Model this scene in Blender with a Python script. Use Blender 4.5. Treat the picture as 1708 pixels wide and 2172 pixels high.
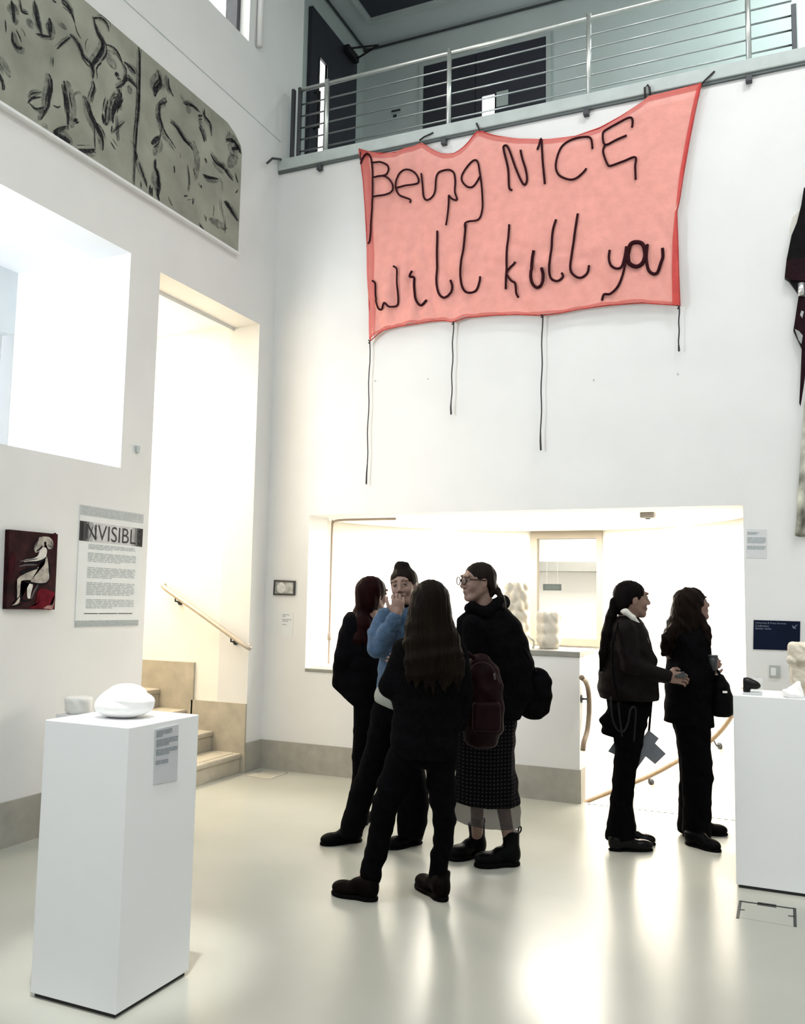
import bpy, bmesh, math, random
import numpy as np
from mathutils import Vector, Matrix

random.seed(7)
rng = np.random.RandomState(7)
for _o in list(bpy.data.objects):
    bpy.data.objects.remove(_o)
SC = bpy.context.scene
COL = SC.collection

# ------------------------------------------------------------------ camera
YAW, PITCH, ROLL, FPX, CAMH = -0.416773696, 0.095178073, 0.0180855203, 1849.88, 1.5
CXP, CYP = 854.0, 1086.0
_fw = np.array([math.sin(YAW) * math.cos(PITCH), math.cos(YAW) * math.cos(PITCH), math.sin(PITCH)])
_r = np.array([math.cos(YAW), -math.sin(YAW), 0.0])
_u = np.cross(_r, _fw)
CR = math.cos(ROLL) * _r + math.sin(ROLL) * _u
CU = -math.sin(ROLL) * _r + math.cos(ROLL) * _u
CF = _fw
CP = np.array([0.0, 0.0, CAMH])
cam_data = bpy.data.cameras.new('camera')
cam_data.sensor_fit = 'VERTICAL'
cam_data.sensor_height = 24.0
cam_data.lens = 24.0 * FPX / 2172.0
cam_data.clip_start = 0.05
cam = bpy.data.objects.new('camera', cam_data)
COL.objects.link(cam)
cam.matrix_world = Matrix(((CR[0], CU[0], -CF[0], CP[0]), (CR[1], CU[1], -CF[1], CP[1]), (CR[2], CU[2], -CF[2], CP[2]), (0, 0, 0, 1)))
SC.camera = cam

# ------------------------------------------------------------------ world, exposure, lights
world = bpy.data.worlds.new('world')
SC.world = world
world.use_nodes = True
_bg = world.node_tree.nodes['Background']
_bg.inputs[0].default_value = (0.78, 0.88, 1.0, 1)
_bg.inputs[1].default_value = 1.2
SC.view_settings.view_transform = 'Standard'
SC.view_settings.look = 'None'
SC.view_settings.exposure = 0.55
SC.view_settings.gamma = 1.0
SC.view_settings.use_curve_mapping = False
try:
    SC.cycles.max_bounces = 8
    SC.cycles.diffuse_bounces = 5
    SC.cycles.glossy_bounces = 4
    SC.cycles.transparent_max_bounces = 12
    SC.cycles.sample_clamp_indirect = 6.0
    SC.cycles.use_denoising = True
except Exception:
    pass

def area(name, loc, target, sx, sy, power, col):
    d = bpy.data.lights.new(name, 'AREA')
    d.shape = 'RECTANGLE'
    d.size, d.size_y, d.energy, d.color = sx, sy, power, col
    o = bpy.data.objects.new(name, d)
    COL.objects.link(o)
    o.location = loc
    o.rotation_euler = (Vector(target) - Vector(loc)).to_track_quat('-Z', 'Y').to_euler()
    return o

def spot(name, loc, target, power, col, ang, blend=0.6, size=0.08):
    d = bpy.data.lights.new(name, 'SPOT')
    d.energy, d.color, d.spot_size, d.spot_blend, d.shadow_soft_size = power, col, ang, blend, size
    o = bpy.data.objects.new(name, d)
    COL.objects.link(o)
    o.location = loc
    o.rotation_euler = (Vector(target) - Vector(loc)).to_track_quat('-Z', 'Y').to_euler()
    return o

NEUT = (1.0, 1.0, 0.985)
WARM = (1.0, 0.86, 0.66)
# hall: added unseen fill lamps, a track of wall washers for the banner wall
HALL_FILL = [(-2.3, 1.2), (0.4, 1.2), (3.1, 1.2), (-2.3, -2.6), (0.4, -2.6), (3.1, -2.6), (0.9, 4.2), (3.1, 4.2)]
for _i, (_x, _y) in enumerate(HALL_FILL):
    area('hall_fill_light', (_x, _y, 7.78), (_x, _y, 0), 1.2, 0.6, 36, NEUT)
WASHERS = [((-0.9, 4.1, 7.7), (-1.0, 6.55, 4.7), 52), ((0.9, 4.0, 7.7), (0.2, 6.55, 4.2), 76)]
for _a, _b, _p in WASHERS:
    spot('wall_washer', _a, _b, _p, (1.0, 1.0, 1.0), 1.25, 0.9, 0.12)
# lamps on the ceiling of the round stair behind the parapet
area('stair_hall_lamp', (-2.05, 7.85, 2.168), (-2.05, 7.85, 0), 2.4, 1.0, 125, (1.0, 0.925, 0.82))
area('corridor_lamp', (-2.1, 10.0, 2.6), (-2.1, 9.9, 0), 1.4, 1.0, 45, (1.0, 0.95, 0.88))
# lamp over the stair flight in the left wall
area('flight_lamp', (-5.9, 5.72, 3.8), (-5.9, 5.72, 0), 1.0, 0.8, 90, (1.0, 0.86, 0.68))
# daylight entering the deep recess and the clerestory from the outer windows
area('recess_daylight', (-4.76, 1.1, 2.95), (-4.80, 4.66, 3.45), 0.9, 1.1, 108, (0.90, 0.94, 1.0))
# unseen spots added to brighten the tops of the two plinths
spot('added_plinth_spot', (-1.7, 1.7, 7.7), (-2.39, 2.75, 1.0), 1150, (1.0, 1.0, 0.98), 0.17, 0.7, 0.06)
spot('added_plinth_spot', (0.6, 3.6, 7.7), (0.1, 5.27, 1.0), 650, (1.0, 1.0, 0.98), 0.17, 0.7, 0.06)
# upper landing lamp
area('landing_lamp', (0.4, 7.8, 7.9), (0.4, 7.8, 5), 0.9, 0.5, 34, (0.86, 1.0, 0.96))

# ------------------------------------------------------------------ pixel measuring (turns a measured photo point into a point on a real plane)
def ray(x, y):
    return CF + (x - CXP) / FPX * CR - (y - CYP) / FPX * CU
def on_z(x, y, z=0.0):
    d = ray(x, y); return CP + d * ((z - CAMH) / d[2])
def on_y(x, y, Y):
    d = ray(x, y); return CP + d * (Y / d[1])
def on_x(x, y, X):
    d = ray(x, y); return CP + d * (X / d[0])
def at(x, y, depth):
    return CP + ray(x, y) * depth
def depth_of(p):
    return float((np.asarray(p) - CP) @ CF)

# ------------------------------------------------------------------ materials
MATS = {}
def mat(name, col, rough=0.6, var=0.06, scale=6.0, bump=0.0, bscale=60.0, metal=0.0, spec=0.5, stretch=None, alpha=1.0, trans=0.0, sheen=0.0, emit=None, estr=0.0, ior=1.45):
    if name in MATS:
        return MATS[name]
    m = bpy.data.materials.new(name)
    m.use_nodes = True
    nt = m.node_tree
    b = nt.nodes['Principled BSDF']
    tc = nt.nodes.new('ShaderNodeTexCoord')
    mp = nt.nodes.new('ShaderNodeMapping')
    nt.links.new(tc.outputs['Object'], mp.inputs['Vector'])
    if stretch:
        mp.inputs['Scale'].default_value = stretch
    nz = nt.nodes.new('ShaderNodeTexNoise')
    nz.inputs['Scale'].default_value = scale
    nz.inputs['Detail'].default_value = 4
    nt.links.new(mp.outputs['Vector'], nz.inputs['Vector'])
    rp = nt.nodes.new('ShaderNodeValToRGB')
    c = np.array(col[:3], float)
    lo, hi = np.clip(c * (1 - var), 0, 1), np.clip(c * (1 + var), 0, 1)
    rp.color_ramp.elements[0].position = 0.3
    rp.color_ramp.elements[1].position = 0.7
    rp.color_ramp.elements[0].color = (*lo, 1)
    rp.color_ramp.elements[1].color = (*hi, 1)
    nt.links.new(nz.outputs['Fac'], rp.inputs['Fac'])
    nt.links.new(rp.outputs['Color'], b.inputs['Base Color'])
    b.inputs['Roughness'].default_value = rough
    b.inputs['Metallic'].default_value = metal
    b.inputs['Specular IOR Level'].default_value = spec
    b.inputs['IOR'].default_value = ior
    b.inputs['Alpha'].default_value = alpha
    b.inputs['Transmission Weight'].default_value = trans
    b.inputs['Sheen Weight'].default_value = sheen
    if bump:
        n2 = nt.nodes.new('ShaderNodeTexNoise')
        n2.inputs['Scale'].default_value = bscale
        n2.inputs['Detail'].default_value = 3
        nt.links.new(mp.outputs['Vector'], n2.inputs['Vector'])
        bp = nt.nodes.new('ShaderNodeBump')
        bp.inputs['Strength'].default_value = bump
        bp.inputs['Distance'].default_value = 0.01
        nt.links.new(n2.outputs['Fac'], bp.inputs['Height'])
        nt.links.new(bp.outputs['Normal'], b.inputs['Normal'])
    if emit:
        b.inputs['Emission Color'].default_value = (*emit, 1)
        b.inputs['Emission Strength'].default_value = estr
    MATS[name] = m
    return m

M_WALL = mat('wall_paint', (0.71, 0.715, 0.708), 0.75, 0.02, 3.0, 0.06, 180)
M_WARMWALL = mat('stair_plaster', (0.84, 0.82, 0.77), 0.7, 0.015, 3.0, 0.04, 120)
M_UPPER = mat('landing_paint', (0.50, 0.56, 0.55), 0.75, 0.05, 2.0, 0.05, 150)
M_CEIL = mat('ceiling_paint', (0.62, 0.66, 0.66), 0.8, 0.02)
M_BASE = mat('stone_skirting', (0.335, 0.325, 0.285), 0.55, 0.10, 9.0, 0.1, 90)
M_STONE = mat('stair_stone', (0.42, 0.385, 0.31), 0.6, 0.14, 7.0, 0.12, 70)
M_FLOOR = mat('epoxy_floor', (0.42, 0.425, 0.375), 0.27, 0.05, 1.2, 0.035, 2.5, spec=0.85)
M_STEEL = mat('brushed_steel', (0.62, 0.64, 0.62), 0.35, 0.05, 20, metal=0.85)
M_DARKSTEEL = mat('dark_steel', (0.055, 0.06, 0.065), 0.4, 0.1, 20, metal=0.4)
M_WHITE = mat('white_lacquer', (0.74, 0.75, 0.755), 0.5, 0.01, 3.0)
M_PLASTER = mat('white_plaster', (0.80, 0.80, 0.785), 0.7, 0.03, 8.0, 0.25, 40)
M_LEDGE = mat('ledge_concrete', (0.44, 0.49, 0.48), 0.7, 0.06, 8.0, 0.08, 60)
M_DOOR = mat('dark_door', (0.028, 0.030, 0.042), 0.5, 0.08, 5.0)
M_BLACK = mat('black_rubber', (0.012, 0.012, 0.012), 0.5, 0.1, 9.0)
M_PAPER = mat('paper', (0.70, 0.72, 0.72), 0.8, 0.02, 12.0)
M_PRINT = mat('grey_print', (0.36, 0.40, 0.41), 0.8, 0.15, 90.0)
M_PRINTD = mat('dark_print', (0.035, 0.035, 0.04), 0.8, 0.2, 40.0)
M_GLASS = mat('frosted_glass', (0.9, 0.93, 0.93), 0.35, 0.01, 3.0, alpha=0.25)

# ------------------------------------------------------------------ mesh helpers
def tag(o, label=None, cat=None, group=None, kind=None):
    if label: o['label'] = label
    if cat: o['category'] = cat
    if group: o['group'] = group
    if kind: o['kind'] = kind
    return o

def mk(name, verts, faces, m, parent=None, smooth=False):
    me = bpy.data.meshes.new(name)
    me.from_pydata([tuple(map(float, v)) for v in verts], [], [tuple(f) for f in faces])
    me.update()
    if smooth:
        me.polygons.foreach_set('use_smooth', [True] * len(me.polygons))
    if m is not None:
        for q in (m if isinstance(m, (list, tuple)) else [m]):
            me.materials.append(q)
    o = bpy.data.objects.new(name, me)
    COL.objects.link(o)
    if parent is not None:
        setpar(o, parent)
    return o

def setpar(o, parent):
    o.parent = parent
    o.matrix_parent_inverse = Matrix.Translation(-root_loc(parent))

def root_loc(p):
    v = Vector((0, 0, 0))
    while p is not None:
        v = v + p.location if p.type == 'EMPTY' else v
        p = p.parent
    return v

def thing(name, loc, label, cat, group=None, kind=None):
    o = bpy.data.objects.new(name, None)
    o.empty_display_size = 0.1
    COL.objects.link(o)
    o.location = [float(q) for q in loc]
    return tag(o, label, cat, group, kind)

class MB:
    def __init__(s): s.v = []; s.f = []; s.mi = []
    def add(s, v, f, mi=0):
        n = len(s.v)
        s.v += [tuple(map(float, q)) for q in v]
        s.f += [tuple(i + n for i in q) for q in f]
        s.mi += [mi] * len(f)
        return s
    def box(s, lo, hi, mi=0):
        x0, y0, z0 = lo; x1, y1, z1 = hi
        return s.add([(x0,y0,z0),(x1,y0,z0),(x1,y1,z0),(x0,y1,z0),(x0,y0,z1),(x1,y0,z1),(x1,y1,z1),(x0,y1,z1)],
                     [(0,3,2,1),(4,5,6,7),(0,1,5,4),(1,2,6,5),(2,3,7,6),(3,0,4,7)], mi)
    def bbox(s, lo, hi, b=0.004, mi=0):
        bm = bmesh.new()
        bmesh.ops.create_cube(bm, size=1.0)
        lo = np.array(lo, float); hi = np.array(hi, float)
        for v in bm.verts:
            v.co = Vector((lo + hi) / 2 + np.array(v.co) * (hi - lo))
        bmesh.ops.bevel(bm, geom=bm.edges[:] , offset=b, segments=2, affect='EDGES', profile=0.5)
        bm.verts.index_update()
        s.add([v.co for v in bm.verts], [[v.index for v in f.verts] for f in bm.faces], mi)
        bm.free(); return s
    def tube(s, pts, rad, n=8, mi=0, caps=True):
        pts = [np.asarray(p, float) for p in pts]
        rads = rad if isinstance(rad, (list, tuple, np.ndarray)) else [rad] * len(pts)
        ring = []; prev = None
        for i, p in enumerate(pts):
            t = pts[min(i+1, len(pts)-1)] - pts[max(i-1, 0)]
            t = t / (np.linalg.norm(t) + 1e-12)
            if prev is None:
                a = np.array([0,0,1.0]) if abs(t[2]) < 0.9 else np.array([1.0,0,0])
            else: a = prev
            a = a - t * (a @ t); a /= (np.linalg.norm(a) + 1e-12); prev = a
            b = np.cross(t, a)
            ring.append([p + rads[i] * (math.cos(2*math.pi*k/n) * a + math.sin(2*math.pi*k/n) * b) for k in range(n)])
        v = [q for rr in ring for q in rr]; f = []
        for i in range(len(pts)-1):
            for k in range(n):
                k2 = (k+1) % n
                f.append((i*n+k, i*n+k2, (i+1)*n+k2, (i+1)*n+k))
        if caps:
            f.append(tuple(range(n-1, -1, -1))); f.append(tuple((len(pts)-1)*n + k for k in range(n)))
        return s.add(v, f, mi)
    def prism(s, poly, off, mi=0):
        off = np.asarray(off, float); n = len(poly)
        a = [np.asarray(p, float) for p in poly]; b = [p + off for p in a]
        return s.add(a + b, [tuple(range(n)), tuple(range(2*n-1, n-1, -1))] + [(i, i+n, (i+1) % n + n, (i+1) % n) for i in range(n)], mi)
    def build(s, name, m, parent=None, smooth=False):
        o = mk(name, s.v, s.f, m, parent, smooth)
        if any(s.mi):
            o.data.polygons.foreach_set('material_index', s.mi)
        bm = bmesh.new(); bm.from_mesh(o.data)
        bmesh.ops.recalc_face_normals(bm, faces=bm.faces[:]); bm.to_mesh(o.data); bm.free()
        return o

def crom(pts, n=6, closed=False):
    P = [np.asarray(p, float) for p in pts]
    if len(P) < 3: return P
    out = []
    for i in range(len(P)-1):
        p0 = P[max(i-1, 0)]; p1 = P[i]; p2 = P[i+1]; p3 = P[min(i+2, len(P)-1)]
        for k in range(n):
            t = k / n
            out.append(0.5*((2*p1) + (-p0+p2)*t + (2*p0-5*p1+4*p2-p3)*t*t + (-p0+3*p1-3*p2+p3)*t**3))
    out.append(P[-1]); return out

def slab(name, axis, a, b, u0, u1, v0, v1, holes, m, parent=None):
    """wall panel with rectangular holes. axis 'x': faces at x=a (seen) and x=b, u=y, v=z; axis 'y': u=x, v=z; axis 'z': u=x, v=y"""
    us = sorted({u0, u1, *[h[0] for h in holes], *[h[1] for h in holes]}); us = [q for q in us if u0 <= q <= u1]
    vs = sorted({v0, v1, *[h[2] for h in holes], *[h[3] for h in holes]}); vs = [q for q in vs if v0 <= q <= v1]
    def P(u, v, w):
        return (w, u, v) if axis == 'x' else ((u, w, v) if axis == 'y' else (u, v, w))
    def solid(i, j):
        if i < 0 or j < 0 or i >= len(us)-1 or j >= len(vs)-1: return False
        uc, vc = (us[i]+us[i+1])/2, (vs[j]+vs[j+1])/2
        return not any(h[0] < uc < h[1] and h[2] < vc < h[3] for h in holes)
    V = []; F = []; idx = {}
    def vid(u, v, w):
        k = (round(u,5), round(v,5), w)
        if k not in idx: idx[k] = len(V); V.append(P(u, v, w))
        return idx[k]
    for i in range(len(us)-1):
        for j in range(len(vs)-1):
            if not solid(i, j): continue
            q = [(us[i],vs[j]),(us[i+1],vs[j]),(us[i+1],vs[j+1]),(us[i],vs[j+1])]
            F.append([vid(*c, a) for c in q]); F.append([vid(*c, b) for c in reversed(q)])
            for (di, dj, e) in ((0,-1,(0,1)),(1,0,(1,2)),(0,1,(2,3)),(-1,0,(3,0))):
                if not solid(i+di, j+dj):
                    c0, c1 = q[e[0]], q[e[1]]
                    F.append([vid(*c0,a), vid(*c0,b), vid(*c1,b), vid(*c1,a)])
    o = mk(name, V, F, m, parent)
    bm = bmesh.new(); bm.from_mesh(o.data); bmesh.ops.recalc_face_normals(bm, faces=bm.faces[:]); bm.to_mesh(o.data); bm.free()
    return o

def box_obj(name, lo, hi, m, parent=None, bev=0.0):
    b = MB()
    if bev: b.bbox(lo, hi, bev)
    else: b.box(lo, hi)
    return b.build(name, m, parent)

def text_mesh(name, s, origin, du, dv, height, m, parent, width=None, thick=0.0006, shear=0.0):
    """flat lettering on a plane: origin, unit right du, unit up dv"""
    c = bpy.data.curves.new(name, 'FONT'); c.body = s; c.size = 1.0; c.resolution_u = 3; c.shear = shear
    o = bpy.data.objects.new(name, c); COL.objects.link(o)
    dg = bpy.context.evaluated_depsgraph_get(); me = bpy.data.meshes.new_from_object(o.evaluated_get(dg))
    V = np.array([v.co[:] for v in me.vertices]); Fc = [tuple(p.vertices) for p in me.polygons]
    bpy.data.objects.remove(o); bpy.data.curves.remove(c); bpy.data.meshes.remove(me)
    mn, mx = V.min(0), V.max(0)
    sy = height / (mx[1]-mn[1]); sx = width / (mx[0]-mn[0]) if width else sy
    du = np.asarray(du, float); dv = np.asarray(dv, float); nn = np.cross(du, dv)
    W = np.asarray(origin)[None] + (V[:,:1]-mn[0])*sx*du + (V[:,1:2]-mn[1])*sy*dv + nn*thick
    return mk(name, W, Fc, m, parent)

def ribbons(name, strokes, m, parent, normal):
    """flat brush strokes on a surface: strokes = [(points3d, width or widths)]"""
    b = MB(); nn = np.asarray(normal, float)
    for pts, w in strokes:
        P = [np.asarray(p, float) for p in pts]
        if len(P) == 2: P = [P[0]+(P[1]-P[0])*k/6 for k in range(7)]
        L = []; R_ = []
        for i, p in enumerate(P):
            t = P[min(i+1,len(P)-1)] - P[max(i-1,0)]; t /= (np.linalg.norm(t)+1e-9)
            s = np.cross(nn, t); k = i/(len(P)-1)
            ww = (w if np.isscalar(w) else np.interp(k, np.linspace(0,1,len(w)), w))
            ww = ww * (0.08 + 0.92*math.sin(math.pi*min(max(k,0.0),1.0))**0.6)
            L.append(p + s*ww/2); R_.append(p - s*ww/2)
        n = len(P)
        b.add(L + R_, [(i, i+1, n+i+1, n+i) for i in range(n-1)])
    o = mk(name, b.v, b.f, m, parent)
    return o

# ------------------------------------------------------------------ implicit-surface modelling (smooth unions meshed with surface nets)
def nrm(v):
    v = np.asarray(v, float); return v / (np.linalg.norm(v) + 1e-12)

class Field:
    def __init__(s, lo, hi, res, zfine=None):
        """res: grid step; zfine: list of (z0, z1, step) with a finer z step"""
        s.lo = np.asarray(lo, float); s.hi = np.asarray(hi, float)
        r = np.broadcast_to(np.asarray(res, float), (3,))
        s.ax = [np.arange(s.lo[i], s.hi[i] + r[i], r[i]) for i in range(3)]
        if zfine:
            z = s.lo[2]; out = [z]
            while z < s.hi[2]:
                st = r[2]
                for a, b, q in zfine:
                    if a <= z < b: st = min(st, q)
                z += st; out.append(z)
            s.ax[2] = np.array(out)
        s.ax = [a.astype(np.float32) for a in s.ax]
        s.V = np.full([len(a) for a in s.ax], 0.12, np.float32)
    def _sub(s, lo, hi):
        sl = []
        for i in range(3):
            a = int(np.searchsorted(s.ax[i], lo[i])); b = int(np.searchsorted(s.ax[i], hi[i], 'right'))
            if b <= a: return None
            sl.append(slice(a, b))
        g = [s.ax[0][sl[0]][:,None,None], s.ax[1][sl[1]][None,:,None], s.ax[2][sl[2]][None,None,:]]
        return tuple(sl), g
    def _mix(s, lo, hi, fn, k, op):
        mg = 0.02 + k
        q = s._sub(np.asarray(lo) - mg, np.asarray(hi) + mg)
        if q is None: return s
        sl, g = q
        d = fn(*g).astype(np.float32); v = s.V[sl]
        if op == 'sub':
            if k > 0:
                h = np.clip(0.5 - 0.5*(d + v)/k, 0, 1); s.V[sl] = v + (-d - v)*h + k*h*(1-h)
            else: s.V[sl] = np.maximum(v, -d)
        else:
            if k > 0:
                h = np.clip(0.5 + 0.5*(v - d)/k, 0, 1); s.V[sl] = v*(1-h) + d*h - k*h*(1-h)
            else: s.V[sl] = np.minimum(v, d)
        return s
    def cap(s, a, b, ra, rb, k=0.015, op='add'):
        a = np.asarray(a, float); b = np.asarray(b, float); ab = b - a; L2 = float(ab @ ab) + 1e-9
        R = max(ra, rb); lo = np.minimum(a, b) - R; hi = np.maximum(a, b) + R
        def fn(X, Y, Z):
            t = np.clip(((X-a[0])*ab[0] + (Y-a[1])*ab[1] + (Z-a[2])*ab[2])/L2, 0, 1)
            return np.sqrt((X-a[0]-t*ab[0])**2 + (Y-a[1]-t*ab[1])**2 + (Z-a[2]-t*ab[2])**2) - (ra + (rb-ra)*t)
        return s._mix(lo, hi, fn, k, op)
    def chain(s, pts, rads, k=0.015):
        for i in range(len(pts)-1): s.cap(pts[i], pts[i+1], rads[i], rads[i+1], k)
        return s
    def ell(s, c, rad, R=None, k=0.015, op='add'):
        c = np.asarray(c, float); rad = np.asarray(rad, float)
        R = np.eye(3) if R is None else np.asarray(R, float)      # rows: local axes in world
        ext = np.sqrt(((R * rad[:,None])**2).sum(0)); mn = rad.min()
        def fn(X, Y, Z):
            x, y, z = X-c[0], Y-c[1], Z-c[2]
            p = [(R[i,0]*x + R[i,1]*y + R[i,2]*z)/rad[i] for i in range(3)]
            q = np.sqrt(p[0]**2 + p[1]**2 + p[2]**2)
            g = np.sqrt((p[0]/rad[0])**2 + (p[1]/rad[1])**2 + (p[2]/rad[2])**2) + 1e-6
            return np.where(q < 0.3, (q-1)*mn, q*(q-1)/g)
        return s._mix(c-ext, c+ext, fn, k, op)
    def box(s, c, half, R=None, rnd=0.01, k=0.01, op='add'):
        c = np.asarray(c, float); h = np.asarray(half, float) - rnd
        R = np.eye(3) if R is None else np.asarray(R, float)
        ext = (np.abs(R) * np.asarray(half)[:,None]).sum(0)
        def fn(X, Y, Z):
            x, y, z = X-c[0], Y-c[1], Z-c[2]
            q = [np.abs(R[i,0]*x + R[i,1]*y + R[i,2]*z) - h[i] for i in range(3)]
            o = np.sqrt(sum(np.maximum(t, 0)**2 for t in q))
            return o + np.minimum(np.maximum(np.maximum(q[0], q[1]), q[2]), 0) - rnd
        return s._mix(c-ext, c+ext, fn, k, op)
    def seg(s, a, b, ua, va, ub, vb, U, k=0.02, op='add'):
        """tapered tube of elliptical section: half width u along U, v across"""
        a = np.asarray(a, float); b = np.asarray(b, float); ab = b-a; L2 = float(ab@ab)+1e-9; T = ab/math.sqrt(L2)
        U = nrm(np.asarray(U, float) - T*(np.asarray(U, float)@T)); W = np.cross(T, U)
        R = max(ua, va, ub, vb); lo = np.minimum(a, b)-R; hi = np.maximum(a, b)+R
        def fn(X, Y, Z):
            x, y, z = X-a[0], Y-a[1], Z-a[2]
            al = x*T[0] + y*T[1] + z*T[2]; L = math.sqrt(L2)
            t = np.clip(al/L, 0, 1); qa = al - t*L
            qu = x*U[0] + y*U[1] + z*U[2]; qw = x*W[0] + y*W[1] + z*W[2]
            ru = ua+(ub-ua)*t; rv = va+(vb-va)*t; mn = np.minimum(ru, rv)
            pu, pv, pa = qu/ru, qw/rv, qa/(mn*0.6)
            q = np.sqrt(pu*pu + pv*pv + pa*pa)
            g = np.sqrt((pu/ru)**2 + (pv/rv)**2 + (pa/(mn*0.6))**2) + 1e-6
            return np.where(q < 0.3, (q-1)*mn, q*(q-1)/g)
        return s._mix(lo, hi, fn, k, op)
    def cut(s, p, n, k=0.004):
        """keep the side that n points away from"""
        n = nrm(n); p = np.asarray(p, float)
        d = ((s.ax[0]-p[0])*n[0])[:,None,None] + ((s.ax[1]-p[1])*n[1])[None,:,None] + ((s.ax[2]-p[2])*n[2])[None,None,:]
        d = d.astype(np.float32)
        h = np.clip(0.5 - 0.5*(d - s.V)/k*-1, 0, 1) if False else None
        s.V = np.maximum(s.V, d); return s
    def ripple(s, amp, fx, fy, fz, ph=0.0):
        X, Y, Z = s.ax[0][:,None,None], s.ax[1][None,:,None], s.ax[2][None,None,:]
        s.V += (amp*np.sin(fx*X + fy*Y + fz*Z + ph + 1.3*np.sin(0.6*fx*X - 0.5*fy*Y + 0.7*fz*Z + 2*ph))).astype(np.float32); return s
    def mesh(s):
        V = s.V; nx, ny, nz = V.shape; I = V < 0
        c = [I[i:nx-1+i, j:ny-1+j, l:nz-1+l] for i in (0,1) for j in (0,1) for l in (0,1)]
        cnt = sum(q.astype(np.int8) for q in c)
        act = np.argwhere((cnt > 0) & (cnt < 8))
        idx = np.full((nx-1, ny-1, nz-1), -1, np.int32)
        idx[act[:,0], act[:,1], act[:,2]] = np.arange(len(act))
        acc = np.zeros((len(act), 3)); num = np.zeros(len(act))
        def pos(a): return np.stack([s.ax[0][a[:,0]], s.ax[1][a[:,1]], s.ax[2][a[:,2]]], 1)
        cor = [(i,j,l) for i in (0,1) for j in (0,1) for l in (0,1)]
        for p in cor:
            for d in range(3):
                if p[d]: continue
                q = list(p); q[d] = 1
                a = act + np.array(p); b = act + np.array(q)
                va = V[a[:,0],a[:,1],a[:,2]]; vb = V[b[:,0],b[:,1],b[:,2]]
                m = (va < 0) != (vb < 0); t = (va/(va-vb+1e-12))[m][:,None]
                acc[m] += pos(a[m])*(1-t) + pos(b[m])*t; num[m] += 1
        verts = acc/np.maximum(num,1)[:,None]
        faces = []
        for d in range(3):
            o1, o2 = [q for q in range(3) if q != d]
            A = I.take(range(0, V.shape[d]-1), d); B = I.take(range(1, V.shape[d]), d)
            e = np.argwhere(A != B)
            ok = (e[:,o1] > 0) & (e[:,o2] > 0) & (e[:,o1] < V.shape[o1]-1) & (e[:,o2] < V.shape[o2]-1)
            e = e[ok]; flip = A[e[:,0], e[:,1], e[:,2]]
            def cell(a, b):
                q = e.copy(); q[:,o1] -= a; q[:,o2] -= b; return idx[q[:,0], q[:,1], q[:,2]]
            f = np.stack([cell(1,1), cell(0,1), cell(0,0), cell(1,0)], 1)
            if d == 1: flip = ~flip
            f[~flip] = f[~flip][:, ::-1]
            faces.append(f)
        f = np.concatenate(faces); return verts, f[(f >= 0).all(1)]
    def build(s, name, m, parent=None, relax=1, color=None):
        v, f = s.mesh()
        if relax and len(v):
            e = np.concatenate([f[:,[0,1]], f[:,[1,2]], f[:,[2,3]], f[:,[3,0]]])
            for _ in range(relax):
                sm = np.zeros_like(v); n = np.zeros(len(v))
                for a, b in ((0,1),(1,0)):
                    for i in range(3): sm[:,i] += np.bincount(e[:,a], v[e[:,b],i], len(v))
                    n += np.bincount(e[:,a], minlength=len(v))
                v = 0.5*v + 0.5*sm/np.maximum(n,1)[:,None]
        me = bpy.data.meshes.new(name)
        me.vertices.add(len(v)); me.vertices.foreach_set('co', v.astype(np.float32).ravel())
        me.loops.add(4*len(f)); me.loops.foreach_set('vertex_index', f.astype(np.int32).ravel())
        me.polygons.add(len(f)); me.polygons.foreach_set('loop_start', np.arange(0, 4*len(f), 4, dtype=np.int32))
        me.polygons.foreach_set('loop_total', np.full(len(f), 4, np.int32))
        me.polygons.foreach_set('use_smooth', np.ones(len(f), bool))
        me.update(calc_edges=True); me.validate()
        me.materials.append(m)
        o = bpy.data.objects.new(name, me); COL.objects.link(o)
        if parent is not None: setpar(o, parent)
        return o

# ------------------------------------------------------------------ the building shell
XW, YW = -4.2, 6.55
ZL = 5.35           # underside of the balcony ledge
ZC = 8.0            # ceiling
D0, D1 = float(on_x(340, 575, XW)[1]), float(on_x(551, 690, XW)[1])      # stair doorway
DT = float(on_x(450, 635, XW)[2])
W1 = float(on_x(278, 537, XW)[1]); WB = float(on_x(258, 993, XW)[2]); WT = float(on_x(278, 537, XW)[2])
C1Y = float(on_x(528, 85, XW)[1]); CZ = float(on_x(528, 88, XW)[2])
OX0, OX1, OZ = -3.78, -0.28, 2.175
PX = -1.435
def struct(o): return tag(o, kind='structure')

struct(slab('floor', 'z', 0.0, -0.2, -4.5, 6.0, -5.0, 6.55, [], M_FLOOR))
fo = box_obj('floor_threshold', (PX, 6.55, -0.2), (OX1, 6.62, 0.0), M_FLOOR); struct(fo)
struct(slab('wall_left', 'x', XW, XW-0.3, -5.0, 6.9, 0.0, ZC, [(D0, D1, 0.0, DT), (1.2, W1, WB, WT), (2.6, C1Y, CZ, 7.7)], M_WALL))
struct(slab('wall_back', 'y', YW, 6.9, XW, 6.0, 0.0, ZL, [(OX0, OX1, 0.0, OZ)], M_WALL))
struct(slab('wall_right', 'x', 6.0, 6.2, -5.0, 8.9, 0.0, ZC, [], M_WALL))
struct(slab('wall_front', 'y', -5.0, -5.2, -4.2, 6.0, 0.0, ZC, [(-3.0, 4.5, 0.9, 3.4)], M_WALL))
struct(slab('ceiling', 'z', ZC, ZC+0.2, -4.8, 6.2, -5.2, 9.1, [], M_CEIL))
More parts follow.
